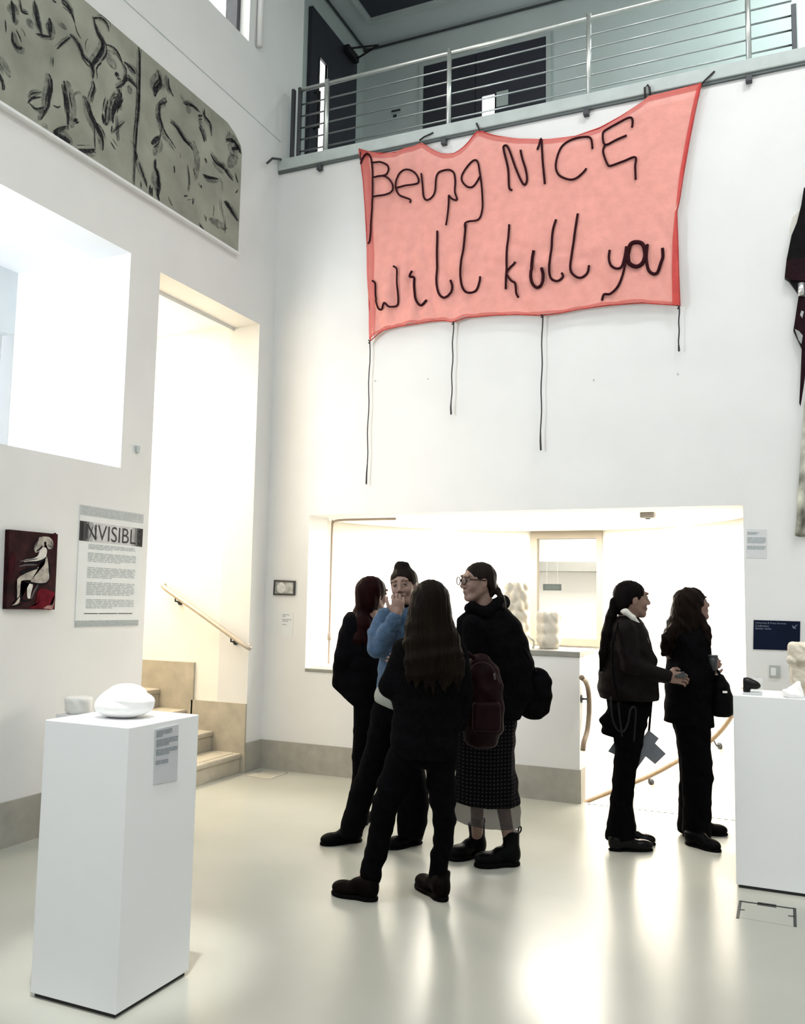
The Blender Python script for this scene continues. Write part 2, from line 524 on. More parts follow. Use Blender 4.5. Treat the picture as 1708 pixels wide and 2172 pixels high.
# entrance glazing behind the photographer
for i in range(4):
    w = thing('window_%d' % (i+2), (-3.0+1.875*i+0.94, -5.1, 0.9), None, None, kind='structure')
    x0 = -3.0+1.875*i; x1 = x0+1.875
    b = MB()
    for lo, hi in (((x0,-5.14,.9),(x0+.05,-5.06,3.4)), ((x1-.05,-5.14,.9),(x1,-5.06,3.4)), ((x0+.05,-5.14,.9),(x1-.05,-5.06,.95)), ((x0+.05,-5.14,3.35),(x1-.05,-5.06,3.4))): b.box(lo, hi)
    b.build('window_frame', M_DARKSTEEL, w)
    box_obj('pane', (x0+.05,-5.105,.95), (x1-.05,-5.095,3.35), mat('clear_glass', (0.9,0.95,0.95), 0.02, 0.0, alpha=0.12), w)

# baseboards
struct(box_obj('baseboard_back', (XW, 6.537, 0), (PX, 6.55, 0.242), M_BASE))
struct(box_obj('baseboard_right', (OX1, 6.537, 0), (6.0, 6.55, 0.242), M_BASE))
struct(box_obj('baseboard_left', (XW, -5.0, 0), (XW+0.013, D0, 0.262), M_BASE))
struct(box_obj('baseboard_corner', (XW, D1, 0), (XW+0.013, 6.537, 0.242), M_BASE))

# deep window recess in the left wall (opening 1) : reveal, soffit, outer wall and outer window
RX = -5.28
b = MB(); b.box((RX, W1, WB-0.2), (XW-0.3, W1+0.12, WT+0.2)); struct(b.build('wall_recess_jamb', M_WHITE))
struct(box_obj('ceiling_recess', (RX-0.6, 1.0, WT), (XW-0.3, W1, WT+0.12), M_WHITE))
struct(box_obj('floor_recess', (RX-0.6, 1.0, WB-0.12), (XW-0.3, W1, WB), M_WHITE))
zb1 = float(on_x(0, 698, RX)[2]); zb0 = float(on_x(0, 597, RX)[2])
struct(box_obj('wall_recess_outer', (RX-0.25, 1.0, WB), (RX-0.13, W1, WT), M_WALL))
struct(box_obj('trim_recess_beam', (RX-0.13, 1.0, zb1), (RX, W1, WT), M_CEIL))
w = thing('window_recess', (RX-0.1, 2.9, WB), None, None, kind='structure')
b = MB()
for y in (1.2, 2.4, 3.6): b.box((RX-0.13, y, WB), (RX-0.08, y+0.05, zb1))
b.build('mullion', M_WHITE, w)
struct(box_obj('wall_recess_near', (RX-0.6, 0.9, WB-0.12), (XW-0.3, 1.0, WT+0.12), M_WHITE))
# lip of the opening head and of the stair doorway head
struct(box_obj('trim_doorhead', (XW-0.3, D0, DT-0.03), (XW-0.27, D1, DT), M_WHITE))

# clerestory window high in the left wall
w = thing('window_clerestory', (XW-0.2, 4.3, CZ), None, None, kind='structure')
M_SKY = mat('daylit_glass', (0.95, 0.95, 0.93), 0.4, 0.01, emit=(1.0, 0.985, 0.94), estr=2.2)
box_obj('pane', (XW-0.24, 2.6, CZ), (XW-0.22, C1Y, 7.7), M_SKY, w)
b = MB(); b.box((XW-0.22, C1Y-0.05, CZ), (XW-0.10, C1Y, 7.7)); b.build('window_frame', M_DARKSTEEL, w)
b = MB(); b.tube([(XW+0.03, C1Y+0.12, CZ+0.02), (XW+0.03, C1Y+0.12, 7.95)], 0.028, 10)
tag(b.build('wall_pipe', M_WALL, smooth=True), 'white vertical pipe on the left wall beside the clerestory window', 'pipe')
# shallow groove line in the render of the left wall
p0, p1 = on_x(255, 0, XW), on_x(596, 290, XW)
struct(box_obj('trim_groove', (XW-0.001, 0.0, p1[2]-0.055), (XW+0.004, 6.55, p1[2]-0.047), M_UPPER))

# stair shaft in the left wall
SX = -8.0
struct(box_obj('wall_stair_far', (SX, D1, 0.0), (XW-0.3, D1+0.15, DT+0.1), M_WARMWALL))
struct(box_obj('wall_stair_near', (SX, D0-0.15, 0.0), (XW-0.3, D0, DT+0.1), M_WARMWALL))
struct(box_obj('wall_stair_end', (SX-0.15, D0-0.15, 0.0), (SX, D1+0.15, DT+0.1), M_WARMWALL))
struct(box_obj('ceiling_stair', (SX, D0, DT), (XW-0.3, D1, DT+0.12), M_WARMWALL))
st = thing('stone_staircase', (-4.22, (D0+D1)/2, 0), 'pale stone steps climbing through the tall doorway in the left wall', 'stairs')
RISE, GO, SX0 = 0.1605, 0.291, float(on_y(516, 1597, D1)[0])
for i in range(11):
    x = SX0 - GO*i; z = RISE*(i+1)
    b = MB(); b.bbox((SX0-GO*11, D0+0.002, z-RISE), (x-0.012, D1-0.025, z-0.045), 0.003); o = b.build('riser_block', M_STONE, st)
    b = MB(); b.bbox((SX0-GO*11, D0+0.002, z-0.045), (x, D1-0.022, z), 0.012); o = b.build('tread', M_STONE, st)
b = MB()
for k in range(26):
    y = D0+0.06+k*(D1-D0-0.16)/25
    b.box((SX0-0.062, y, RISE), (SX0-0.048, y+0.026, RISE+0.003))
tag(b.build('anti_slip_strip', M_BASE, st), kind='stuff')
for i, (px0, px1, zt) in enumerate(((410, 523, on_y(465, 1488, D1)[2]), (303, 410, on_y(400, 1404, D1)[2]))):
    xa = float(on_y(px0, 1450, D1)[0]); xb = float(on_y(px1, 1530, D1)[0])
    o = box_obj('stair_skirting', (xa, D1-0.022, 0.0), (xb, D1, float(zt)), M_STONE, st)
o = box_obj('stair_skirting', (-6.6, D1-0.022, 0.0), (xa, D1, float(zt)), M_STONE, st)

hr = thing('stair_handrail', on_y(440, 1310, D1-0.02), 'round wooden-toned metal handrail fixed on the bright wall above the stone stairs', 'handrail')
yh = D1-0.075
A, B = on_y(350, 1247, yh), on_y(520, 1369, yh)
b = MB(); pts = crom([A+np.array([-0.02,0.03,0.03]), A, A*0.6+B*0.4, B, B+np.array([0.015,0.03,0.0])], 6)
M_RAIL = mat('satin_rail', (0.50, 0.45, 0.39), 0.35, 0.05, 20, metal=0.5)
b.tube(pts, 0.021, 12); b.build('rail', M_RAIL, hr, True)
for fx, fy in ((372, 1273), (490, 1362)):
    q = on_y(fx, fy, yh); t = A + (B-A)*((q[0]-A[0])/(B[0]-A[0]))
    b = MB(); b.tube([t, t+np.array([0,0,-0.05]), np.array([t[0], D1, t[2]-0.06])], 0.008, 8); b.tube([(t[0], D1-0.012, t[2]-0.06), (t[0], D1, t[2]-0.06)], 0.025, 12); b.build('bracket', M_DARKSTEEL, hr, True)

# round stair hall behind the opening in the back wall
AC, AR = np.array([-2.05, 6.9]), 1.87
def apse(name, r, th0, th1, z0, z1, m, thick=0.15, n=40):
    V = []; F = []
    for i in range(n+1):
        t = th0+(th1-th0)*i/n
        for rr in (r, r+thick):
            for z in (z0, z1): V.append((AC[0]+rr*math.cos(t), AC[1]+rr*math.sin(t), z))
    for i in range(n):
        a = 4*i; c = a+4
        F += [(a, c, c+1, a+1), (a+2, a+3, c+3, c+2), (a+1, c+1, c+3, a+3), (a, a+2, c+2, c)]
    F += [(0,1,3,2), (4*n, 4*n+2, 4*n+3, 4*n+1)]
    o = mk(name, V, F, m, None, False)
    bm = bmesh.new(); bm.from_mesh(o.data); bmesh.ops.recalc_face_normals(bm, faces=bm.faces[:]); bm.to_mesh(o.data); bm.free()
    for p in o.data.polygons: p.use_smooth = abs(p.normal.z) < 0.5
    return struct(o)
HW = 0.365; tw = math.asin(HW/AR)
apse('wall_round_right', AR, -0.02, math.pi/2-tw, -3.0, 2.2, M_WARMWALL)
apse('wall_round_left', AR, math.pi/2+tw, math.pi+0.02, -3.0, 2.2, M_WARMWALL)
apse('wall_round_below', AR, math.pi/2-tw, math.pi/2+tw, -3.0, 1.03, M_WARMWALL, n=10)
struct(box_obj('ceiling_round', (-4.15, 6.88, 2.18), (0.05, 8.95, 2.3), M_WARMWALL))
struct(box_obj('floor_well', (-4.15, 6.6, -3.1), (0.05, 8.95, -3.0), M_STONE))
struct(box_obj('wall_well_front', (-4.15, 6.56, -3.0), (0.05, 6.62, -0.2), M_WARMWALL))
# windings down
ws = thing('winding_stair', (-1.0, 7.0, 0), 'curved stone steps winding down behind the white parapet', 'stairs')
box_obj('tread', (PX+0.02, 6.62, -0.36), (OX1-0.01, 6.90, -0.16), M_STONE, ws)
for k in range(13):
    t0 = math.pi*k/13; t1 = math.pi*(k+1)/13+0.02; zt = -0.32-0.16*k
    poly = [(AC[0]+0.55*math.cos(t0), AC[1]+0.55*math.sin(t0)+0.0, zt)] + [(AC[0]+1.86*math.cos(t0+(t1-t0)*q/4), AC[1]+1.86*math.sin(t0+(t1-t0)*q/4), zt) for q in range(5)] + [(AC[0]+0.55*math.cos(t1), AC[1]+0.55*math.sin(t1), zt)]
    b = MB(); b.prism(poly, (0, 0, -0.3)); b.build('tread', M_STONE, ws)
b = MB()
for k in range(24):
    x = PX+0.05+k*0.045
    b.box((x, 6.575, 0.0), (x+0.024, 6.585, 0.003))
tag(b.build('anti_slip_strip', M_BASE, ws), kind='stuff')
# parapet in front of the winding stair
pz0, pz1, pstep = 0.842, 1.062, -2.62
b = MB(); b.box((OX0, YW, 0), (pstep, YW+0.16, pz0)); b.box((pstep, YW, 0), (PX, YW+0.16, pz1)); struct(b.build('wall_parapet', M_WALL))
M_CAP = mat('sill_stone', (0.25, 0.25, 0.225), 0.5, 0.05, 10)
struct(box_obj('trim_sill_low', (OX0, YW-0.008, pz0), (pstep, YW+0.22, pz0+0.026), M_CAP, None, 0.004))
struct(box_obj('trim_sill_high', (pstep, YW-0.008, pz1), (PX+0.004, YW+0.52, pz1+0.042), M_CAP, None, 0.004))
struct(box_obj('baseboard_parapet', (PX, 6.55, 0), (PX+0.008, 6.71, 0.242), M_BASE))

# handrails of the winding stair
M_OAK = mat('oak_rail', (0.20, 0.145, 0.09), 0.45, 0.15, 30, stretch=(1, 1, 0.2))
def on_cyl(px, py, r):
    d = ray(px, py); a = d[0]**2+d[1]**2; c0 = -AC
    bb = 2*(d[0]*c0[0]+d[1]*c0[1]); cc = c0@c0-r*r
    t = (-bb+math.sqrt(bb*bb-4*a*cc))/(2*a); return CP+d*t
wh = thing('curved_handrail', on_cyl(1440, 1612, 1.8), 'pale oak handrail sloping along the curved wall behind the two women at right', 'handrail')
b = MB(); pts = [on_cyl(x, y, 1.79) for x, y in ((1160,1735),(1245,1700),(1310,1674),(1380,1645),(1440,1613),(1490,1584),(1520,1560),(1540,1537),(1556,1512),(1568,1482),(1576,1462))]
b.tube(crom(pts, 4), 0.02, 10); b.build('rail', M_OAK, wh, True)
for x, y, x2, y2 in ((1375,1648,1382,1658), (1512,1566,1528,1582)):
    a = on_cyl(x, y, 1.79); c = on_cyl(x2, y2, 1.865); b = MB(); b.tube([a, a*0.5+c*0.5+np.array([0,0,-0.03]), c], 0.007, 8)
    d = nrm(np.array([AC[0]-c[0], AC[1]-c[1], 0])); b.tube([c, c+d*0.012], 0.03, 12); b.build('bracket', M_DARKSTEEL, wh, True)
wh = thing('newel_handrail', on_x(1246, 1510, PX+0.07), 'short curved oak handrail at the end of the white parapet', 'handrail')
b = MB(); pts = [on_x(x, y, PX+0.05) for x, y in ((1234,1437),(1243,1446),(1249,1470),(1250,1510),(1246,1550),(1239,1575),(1237,1592))]
b.tube(crom(pts, 5), 0.019, 10); b.build('rail', M_OAK, wh, True)
c = on_x(1247, 1483, PX+0.05); b = MB(); b.tube([c, (PX, c[1], c[2])], 0.008, 8); b.tube([(PX, c[1], c[2]), (PX+0.01, c[1], c[2])], 0.03, 12); b.build('bracket', M_DARKSTEEL, wh, True)

# window in the curved wall and the corridor seen through it
yw = AC[1]+AR*math.cos(tw)
w = thing('window_1', (-2.05, yw, 1.03), None, None, kind='structure')
M_FRAME = mat('window_frame_paint', (0.20, 0.175, 0.135), 0.5, 0.04, 8)
xl, xr = AC[0]-HW, AC[0]+HW
b = MB()
for lo, hi in (((xl, yw-0.02, 1.03),(xl+0.07, yw+0.07, 2.18)), ((xr-0.055, yw-0.02, 1.03),(xr, yw+0.07, 2.18)), ((xl+.07, yw-0.02, 2.10),(xr-.055, yw+0.07, 2.18)), ((xl+.07, yw-0.02, 1.03),(xr-.055, yw+0.07, 1.10))): b.box(lo, hi)
b.build('window_frame', M_FRAME, w)
box_obj('pane', (xl+.07, yw+0.02, 1.10), (xr-.055, yw+0.026, 2.10), mat('inner_glass', (0.3,0.32,0.32), 0.02, 0.0, alpha=0.04), w)
b = MB(); b.box((-4.0, 11.2, 0), (0.0, 11.3, 2.9)); b.box((-4.1, 8.95, 0), (-4.0, 11.3, 2.9)); b.box((0.0, 8.95, 0), (0.1, 11.3, 2.9)); struct(b.build('wall_corridor', M_WARMWALL))
struct(box_obj('ceiling_corridor', (-4.1, 8.95, 2.8), (0.1, 11.3, 2.9), M_WARMWALL)); struct(box_obj('floor_corridor', (-4.1, 8.95, -0.1), (0.1, 11.3, 0.0), M_STONE))
za, zb = float(on_y(1200, 1192, 10.9)[2]), float(on_y(1200, 1212, 10.9)[2])
struct(box_obj('trim_corridor_beam', (-4.0, 10.8, zb), (0.0, 11.2, za), M_CAP))
ex = thing('hanging_sign', on_y(1171, 1240, 9.5), 'small green-grey sign box seen through the window of the round stair', 'sign')
q0, q1 = on_y(1152, 1252, 9.5), on_y(1190, 1239, 9.5)
box_obj('sign_box', (q0[0], 9.5, q0[2]), (q1[0], 9.53, q1[2]), mat('sign_green', (0.030, 0.045, 0.038), 0.6, spec=0.1), ex, 0.003)
box_obj('sign_face', (q0[0]+.02, 9.497, q0[2]+.012), (q1[0]-.02, 9.5, q1[2]-.012), mat('sign_face_green', (0.055, 0.075, 0.066), 0.6, spec=0.1), ex)
b = MB()
for x in (q0[0]+.04, q1[0]-.04): b.tube([(x, 9.515, q1[2]), (x, 9.515, 2.8)], 0.0012, 6)
b.build('hanging_wire', M_WHITE, ex)

# conduit and detector on the soffit of the round stair
cd = thing('electric_conduit', (OX0+0.03, 6.93, 1.0), 'thin surface conduit climbing the left jamb and turning along the bright soffit', 'conduit')
pz = [on_x(687, 1410, OX0+0.02), on_x(690, 1350, OX0+0.02)]
yv = 6.93
b = MB(); b.tube(crom([(OX0+0.02, yv, 0.88), (OX0+0.02, yv, 1.3), (OX0+0.02, yv, 2.08), (OX0+0.035, yv, 2.145), (OX0+0.09, yv, 2.162), (-3.5, yv, 2.165), (-3.13, yv, 2.165)], 4), 0.011, 8); M_COND = mat('conduit_paint', (0.42, 0.34, 0.28), 0.5, 0.05, 10); b.build('pipe', M_COND, cd, True)
for z in (1.12,): b = MB(); b.tube([(OX0+0.02, yv, z-0.03), (OX0+0.02, yv, z+0.03)], 0.02, 10); b.build('coupling', M_COND, cd, True)
q = on_z(1380, 1091, 2.18)
dt = thing('ceiling_detector', (q[0], 7.0, 2.18), 'small grey box fixed on the bright soffit above the doorway', 'detector')
b = MB(); b.bbox((q[0]-0.055, 6.96, 2.135), (q[0]+0.055, 7.06, 2.18), 0.008); b.build('housing', mat('detector_grey', (0.34,0.31,0.28), 0.5), dt)
b = MB(); b.tube([(q[0], 7.01, 2.135), (q[0], 7.01, 2.128)], 0.02, 12); b.build('sensor', M_BLACK, dt)
o = box_obj('added_glow_panel', (-3.25, 7.35, 2.174), (-0.85, 8.35, 2.18), mat('glow_panel_face', (0.9,0.88,0.82), 0.5, 0.0, emit=(1.0,0.95,0.87), estr=1.6)); tag(o, 'added luminous panel flush in the bright soffit of the round stair', 'lamp')  # glowing panel added as a source for the round stair's light

# ------------------------------------------------------------------ upper landing
MX, MY = -4.5, 8.8
struct(box_obj('floor_upper', (MX-0.2, 6.88, 5.15), (6.0, MY+0.2, 5.38), M_LEDGE))
struct(slab('wall_upper_back', 'y', MY, MY+0.15, MX-0.1, 6.0, 5.2, ZC, [], M_UPPER))
struct(slab('wall_upper_left', 'x', MX, MX-0.15, 6.9, MY, 5.2, ZC, [], M_UPPER))
struct(box_obj('trim_ledge', (XW, 6.515, ZL), (6.0, 6.88, 5.455), M_LEDGE, None, 0.008))
struct(box_obj('trim_ledge_shade', (XW, 6.53, ZL-0.022), (6.0, 6.56, ZL), mat('painted_ledge_shade', (0.10,0.12,0.12), 0.7)))  # dark strip painting the shade under the ledge
def door(name, pts, wall, parts):
    pass
# door in the left wall of the landing
y0, y1 = float(on_x(655, 15, MX)[1]), float(on_x(750, 125, MX)[1]); zt = float(on_x(700, 70, MX)[2])
dr = thing('door_1', (MX, (y0+y1)/2, 5.38), None, None, kind='structure')
sy0, sy1 = float(on_x(668, 200, MX)[1]), float(on_x(684, 200, MX)[1]); sz0, sz1 = 5.5, float(on_x(675, 128, MX)[2])
o = slab('door_leaf', 'x', MX+0.05, MX+0.002, y0, y1, 5.38, zt, [(sy0, sy1, sz0, sz1)], M_DOOR, dr)
box_obj('pane', (MX+0.015, sy0, sz0), (MX+0.022, sy1, sz1), M_SKY, dr)
b = MB()
for lo, hi in (((MX+0.03, sy0-0.025, sz0), (MX+0.056, sy0, sz1)), ((MX+0.03, sy1, sz0), (MX+0.056, sy1+0.025, sz1))): b.box(lo, hi)
b.build('glazing_bead', M_DARKSTEEL, dr)
q = on_x(722, 105, MX); b = MB(); b.bbox((MX+0.05, q[1]-0.02, q[2]-0.05), (MX+0.12, q[1]+0.24, q[2]+0.03), 0.006); b.build('door_closer', M_BLACK, dr)
b = MB(); e = np.array([MX+0.42, q[1]+0.12, q[2]+0.02]); b.tube([(MX+0.1, q[1]+0.02, q[2]), e], 0.012, 6); b.tube([(MX+0.1, q[1]+0.2, q[2]-0.02), e], 0.012, 6); b.build('closer_arm', M_BLACK, dr)
q = on_x(664, 225, MX); b = MB(); b.tube([(MX+0.05, y0+0.09, 6.35), (MX+0.11, y0+0.09, 6.35), (MX+0.11, y0+0.09, 6.75), (MX+0.05, y0+0.09, 6.75)], 0.014, 8); b.build('door_handle', M_BLACK, dr)
# double door in the back wall of the landing
xa, xb = float(on_y(902, 150, MY)[0]), float(on_y(1161, 90, MY)[0]); zt = float(on_y(1161, 82, MY)[2])
dr = thing('door_2', ((xa+xb)/2, MY, 5.38), None, None, kind='structure')
xm = xa + (xb-xa)*0.44
q0, q1 = on_y(1025, 254, MY), on_y(1052, 203, MY)
for i, (u0, u1) in enumerate(((xa, xm-0.004), (xm+0.004, xb))):
    hl = [(float(q0[0]), float(q1[0]), 5.6, float(q1[2]))] if u0 < q0[0] and q1[0] < u1 else []
    slab('door_leaf', 'y', MY-0.045, MY-0.002, u0, u1, 5.38, zt, hl, M_DOOR, dr)
box_obj('pane', (q0[0], MY-0.03, 5.6), (q1[0], MY-0.02, q1[2]), M_SKY, dr)
b = MB()
for lo, hi in (((xa-0.05, MY-0.05, 5.38), (xa, MY, zt+0.05)), ((xb, MY-0.05, 5.38), (xb+0.05, MY, zt+0.05)), ((xa, MY-0.05, zt), (xb, MY, zt+0.05))): b.box(lo, hi)
b.build('door_frame', M_LEDGE, dr)
q0, q1 = on_y(1056, 232, MY), on_y(1081, 195, MY)
tag(box_obj('door_notice', (q0[0], MY-0.05, q0[2]), (q1[0], MY-0.046, q1[2]), M_LEDGE), 'grey notice on the dark double door of the landing', 'notice')
q = on_y(840, 240, MY)
sw = thing('switch_plate', q, 'small dark switch plate on the landing wall left of the dark double door', 'switch')
box_obj('plate', (q[0]-0.06, MY-0.01, q[2]+0.0), (q[0]+0.07, MY, q[2]+0.045), M_LEDGE, sw, 0.003); box_obj('toggle', (q[0]-0.05, MY-0.016, q[2]+0.012), (q[0]+0.06, MY-0.01, q[2]+0.034), M_DARKSTEEL, sw); box_obj('socket', (q[0]-0.03, MY-0.012, q[2]-0.05), (q[0]+0.01, MY, q[2]-0.02), M_DARKSTEEL, sw)
# conduits under the landing ceiling
cn = thing('ceiling_conduits', (MX+0.05, MY-0.05, 7.9), 'pair of thin conduits running round the wall under the landing ceiling', 'conduit')
for dz, rr in ((0.0, 0.013), (0.05, 0.010)):
    z = float(on_y(780, 106, MY)[2]) - 0.02 + dz
    b = MB(); b.tube(crom([(MX+0.03, 6.95, z), (MX+0.03, 8.2, z), (MX+0.03, MY-0.09, z), (MX+0.06, MY-0.04, z), (MX+0.13, MY-0.025, z), (MX+0.6, MY-0.025, z), (5.9, MY-0.025, z)], 5), rr, 8); b.build('conduit', M_DARKSTEEL if dz == 0 else M_UPPER, cn, True)
# dark rooflight panel in the landing ceiling
sk = thing('rooflight_panel', (-2.8, 7.6, ZC), 'dark rectangular rooflight panel with a grey rim in the landing ceiling', 'rooflight')
c0 = on_z(783, 42, ZC)
box_obj('dark_panel', (c0[0]+0.05, 6.7, ZC-0.02), (-1.2, c0[1]-0.05, ZC-0.002), M_DOOR, sk)
b = MB()
for lo, hi in (((c0[0], 6.65, ZC-0.07), (c0[0]+0.05, c0[1], ZC)), ((c0[0]+.05, c0[1]-0.05, ZC-0.07), (-1.2, c0[1], ZC)), ((-1.2, 6.65, ZC-0.07), (-1.15, c0[1], ZC)), ((c0[0]+.05, 6.65, ZC-0.07), (-1.2, 6.7, ZC))): b.box(lo, hi)
b.build('rim', M_LEDGE, sk)

# balcony railing
rl = thing('balcony_railing', (-1.9, 6.62, 5.455), 'steel balcony railing with five thin rods and round posts above the banner', 'railing')
YR = 6.62
RZ = [6.012, 5.898, 5.784, 5.672, 5.557]
postx = [-3.76, -2.567, -1.37, -0.182]
xend = float(on_y(1681, 60, YR)[0])
for x in postx:
    b = MB(); b.tube([(x, YR, 5.43), (x, YR, 6.185)], 0.020, 12); b.build('post', M_STEEL, rl, True)
    b = MB(); b.bbox((x-0.022, 6.50, 5.275), (x+0.022, 6.548, 5.325), 0.003); b.build('fixing_bracket', M_DARKSTEEL, rl)
b = MB(); b.tube([(-4.05, YR+0.01, 6.155), (xend, YR+0.01, 6.155)], 0.019, 12); b.build('handrail', M_STEEL, rl, True)
M_ROD = mat('rod_steel', (0.42, 0.45, 0.45), 0.28, 0.05, 20, metal=0.9)
for z in RZ:
    b = MB(); b.tube([(-4.05, YR+0.012, z), (xend, YR+0.012, z)], 0.0075, 8); b.build('rod', M_ROD, rl, True)
for x in (-4.05, -4.12):
    b = MB(); b.bbox((x-0.014, YR-0.012, 5.44), (x+0.014, YR+0.03, 6.175), 0.003); b.build('end_post', M_DARKSTEEL, rl)
b = MB(); b.bbox((xend-0.005, YR-0.01, 5.44), (xend+0.03, YR+0.03, 5.86), 0.003); b.build('end_post', M_DARKSTEEL, rl)
tag(box_obj('parapet_panel', (xend+0.035, YR-0.02, 5.457), (1.3, YR+0.02, 5.9), M_WHITE, None, 0.004), 'white board closing the balcony edge at the far right', 'panel')
hk = [on_x(567, 346, XW+0.06), on_x(578, 336, XW+0.06), on_x(596, 338, XW+0.03)]
b = MB(); b.tube([hk[0], hk[1], hk[2], hk[2]+np.array([-0.035, 0.02, 0])], 0.011, 8)
tag(b.build('rail_stub', M_DARKSTEEL, None, True), 'short bent dark metal stub on the left wall beside the balcony ledge', 'metal hook')

# housings added over the unseen hall fill lamps, above the frame
for i, (x, y) in enumerate(HALL_FILL):
    o = box_obj('added_lamp_housing', (x-0.62, y-0.32, 7.80), (x+0.62, y+0.32, 7.999), M_WHITE); tag(o, 'added unseen hall lamp housing, %s in the %s row from the entrance glazing' % (['leftmost', 'middle one', 'rightmost', 'leftmost', 'middle one', 'rightmost', 'left one', 'right one'][i], ['second', 'second', 'second', 'first', 'first', 'first', 'third', 'third'][i]), 'lamp', 'added hall lamp housings')

# ------------------------------------------------------------------ banner
YB = 6.495
def zb4(p): return on_y(740 + p[0]/2.2474, 160 + p[1]/2.2474, YB)
bn = thing('banner', zb4((800, 1150)), 'translucent red cloth banner lettered in dark cord, hung below the balcony ledge', 'banner')
top = [(50,352),(100,368),(180,375),(260,360),(310,342),(350,322),(375,342),(410,362),(450,378),(500,375),(540,352),(575,315),(600,280),(620,262),(650,275),(700,290),(800,305),(950,308),(1080,292),(1200,250),(1300,195),(1400,130),(1432,102),(1480,92),(1550,75),(1620,57),(1680,40)]
rgt = [(1680,40),(1655,150),(1625,300),(1595,470),(1575,600),(1563,650),(1568,800),(1572,950),(1578,1100)]
bot = [(105,1265),(150,1225),(170,1212),(250,1195),(400,1172),(460,1168),(495,1178),(560,1155),(700,1143),(800,1140),(920,1145),(1000,1135),(1100,1115),(1250,1095),(1400,1085),(1550,1095),(1578,1100)]
lft = [(50,352),(70,500),(80,640),(88,800),(95,1000),(100,1150),(105,1265)]
def resample(pl, n):
    P = np.array(pl, float); d = np.r_[0, np.cumsum(np.hypot(*np.diff(P, axis=0).T))]; t = np.linspace(0, d[-1], n)
    return np.stack([np.interp(t, d, P[:,0]), np.interp(t, d, P[:,1])], 1)
NU, NV = 120, 70
T, Bt, Lf, Rt = resample(top, NU), resample(bot, NU), resample(lft, NV), resample(rgt, NV)
G = np.zeros((NV, NU, 2))
for j in range(NV):
    v = j/(NV-1)
    for i in range(NU):
        u = i/(NU-1)
        G[j,i] = (1-v)*T[i] + v*Bt[i] + (1-u)*Lf[j] + u*Rt[j] - ((1-u)*(1-v)*T[0] + u*(1-v)*T[-1] + (1-u)*v*Bt[0] + u*v*Bt[-1])
def fold(u, v):
    return 0.010*math.sin(34*u + 3*math.sin(4*v))*v + 0.012*math.exp(-((u-0.1)/0.06)**2)*math.sin(60*u+5*v) + 0.006*math.sin(9*u-7*v) + 0.008*v*math.sin(70*u+4*v)*math.exp(-((u-0.2)/0.15)**2) + 0.006*math.sin(40*v+8*u)*math.exp(-((v-0.72)/0.12)**2)*math.exp(-((u-0.5)/0.3)**2)
V = []; F = []
for j in range(NV):
    for i in range(NU):
        p = zb4(G[j,i]); p[1] += -abs(fold(i/(NU-1), j/(NV-1)))*2.2; V.append(p)
for j in range(NV-1):
    for i in range(NU-1): a = j*NU+i; F.append((a, a+1, a+NU+1, a+NU))
M_CLOTH = mat('red_chiffon', (0.80, 0.34, 0.29), 0.85, 0.06, 14, 0.3, 40, alpha=0.82)
mk('cloth', V, F, M_CLOTH, bn, True)
b = MB()
a_ = [np.array(V[i])+np.array([0,-0.004,0]) for i in range(NU)]; c_ = [np.array(V[2*NU+i])+np.array([0,-0.004,0]) for i in range(NU)]
b.add(a_+c_, [(i, i+1, NU+i+1, NU+i) for i in range(NU-1)]); b.build('top_hem', mat('red_hem_sheer', (0.62, 0.10, 0.085), 0.85, 0.1, 20, alpha=0.45), bn)
a_ = [np.array(V[j*NU])+np.array([0,-0.004,0]) for j in range(NV)]; c_ = [np.array(V[j*NU+3])+np.array([0,-0.004,0]) for j in range(NV)]
b = MB(); b.add(a_+c_, [(i, i+1, NV+i+1, NV+i) for i in range(NV-1)]); b.build('side_hem', mat('red_hem_sheer', (0.62, 0.10, 0.085), 0.85, 0.1, 20, alpha=0.45), bn)
a_ = [np.array(V[(NV-1)*NU+i])+np.array([0,-0.004,0]) for i in range(NU)]; c_ = [np.array(V[(NV-2)*NU+i])+np.array([0,-0.004,0]) for i in range(NU)]
b = MB(); b.add(a_+c_, [(i, i+1, NU+i+1, NU+i) for i in range(NU-1)]); b.build('bottom_hem', mat('red_hem_sheer', (0.62, 0.10, 0.085), 0.85, 0.1, 20, alpha=0.45), bn)
M_HEM = mat('red_hem', (0.52, 0.055, 0.05), 0.85, 0.1, 20, alpha=0.9)
def flat_strip(pl, w0, w1, n):
    P = [zb4(q) for q in resample(pl, n)]
    return P
for nm, pl, rr in (('hem', top, 0.006), ('hem', bot, 0.005), ('hem', lft, 0.006), ('hem', rgt, 0.007)):
    b = MB(); b.tube([p+np.array([0,-0.004,0]) for p in [zb4(q) for q in resample(pl, 60)]], rr, 6); b.build(nm, M_HEM, bn, True)
GF = G.reshape(-1, 2); VY = np.array(V)[:,1]
def on_cloth(q):
    k = np.argsort(((GF-np.asarray(q)[None])**2).sum(1))[:9]; p_ = zb4(q); p_[1] = VY[k].min()-0.010; return p_
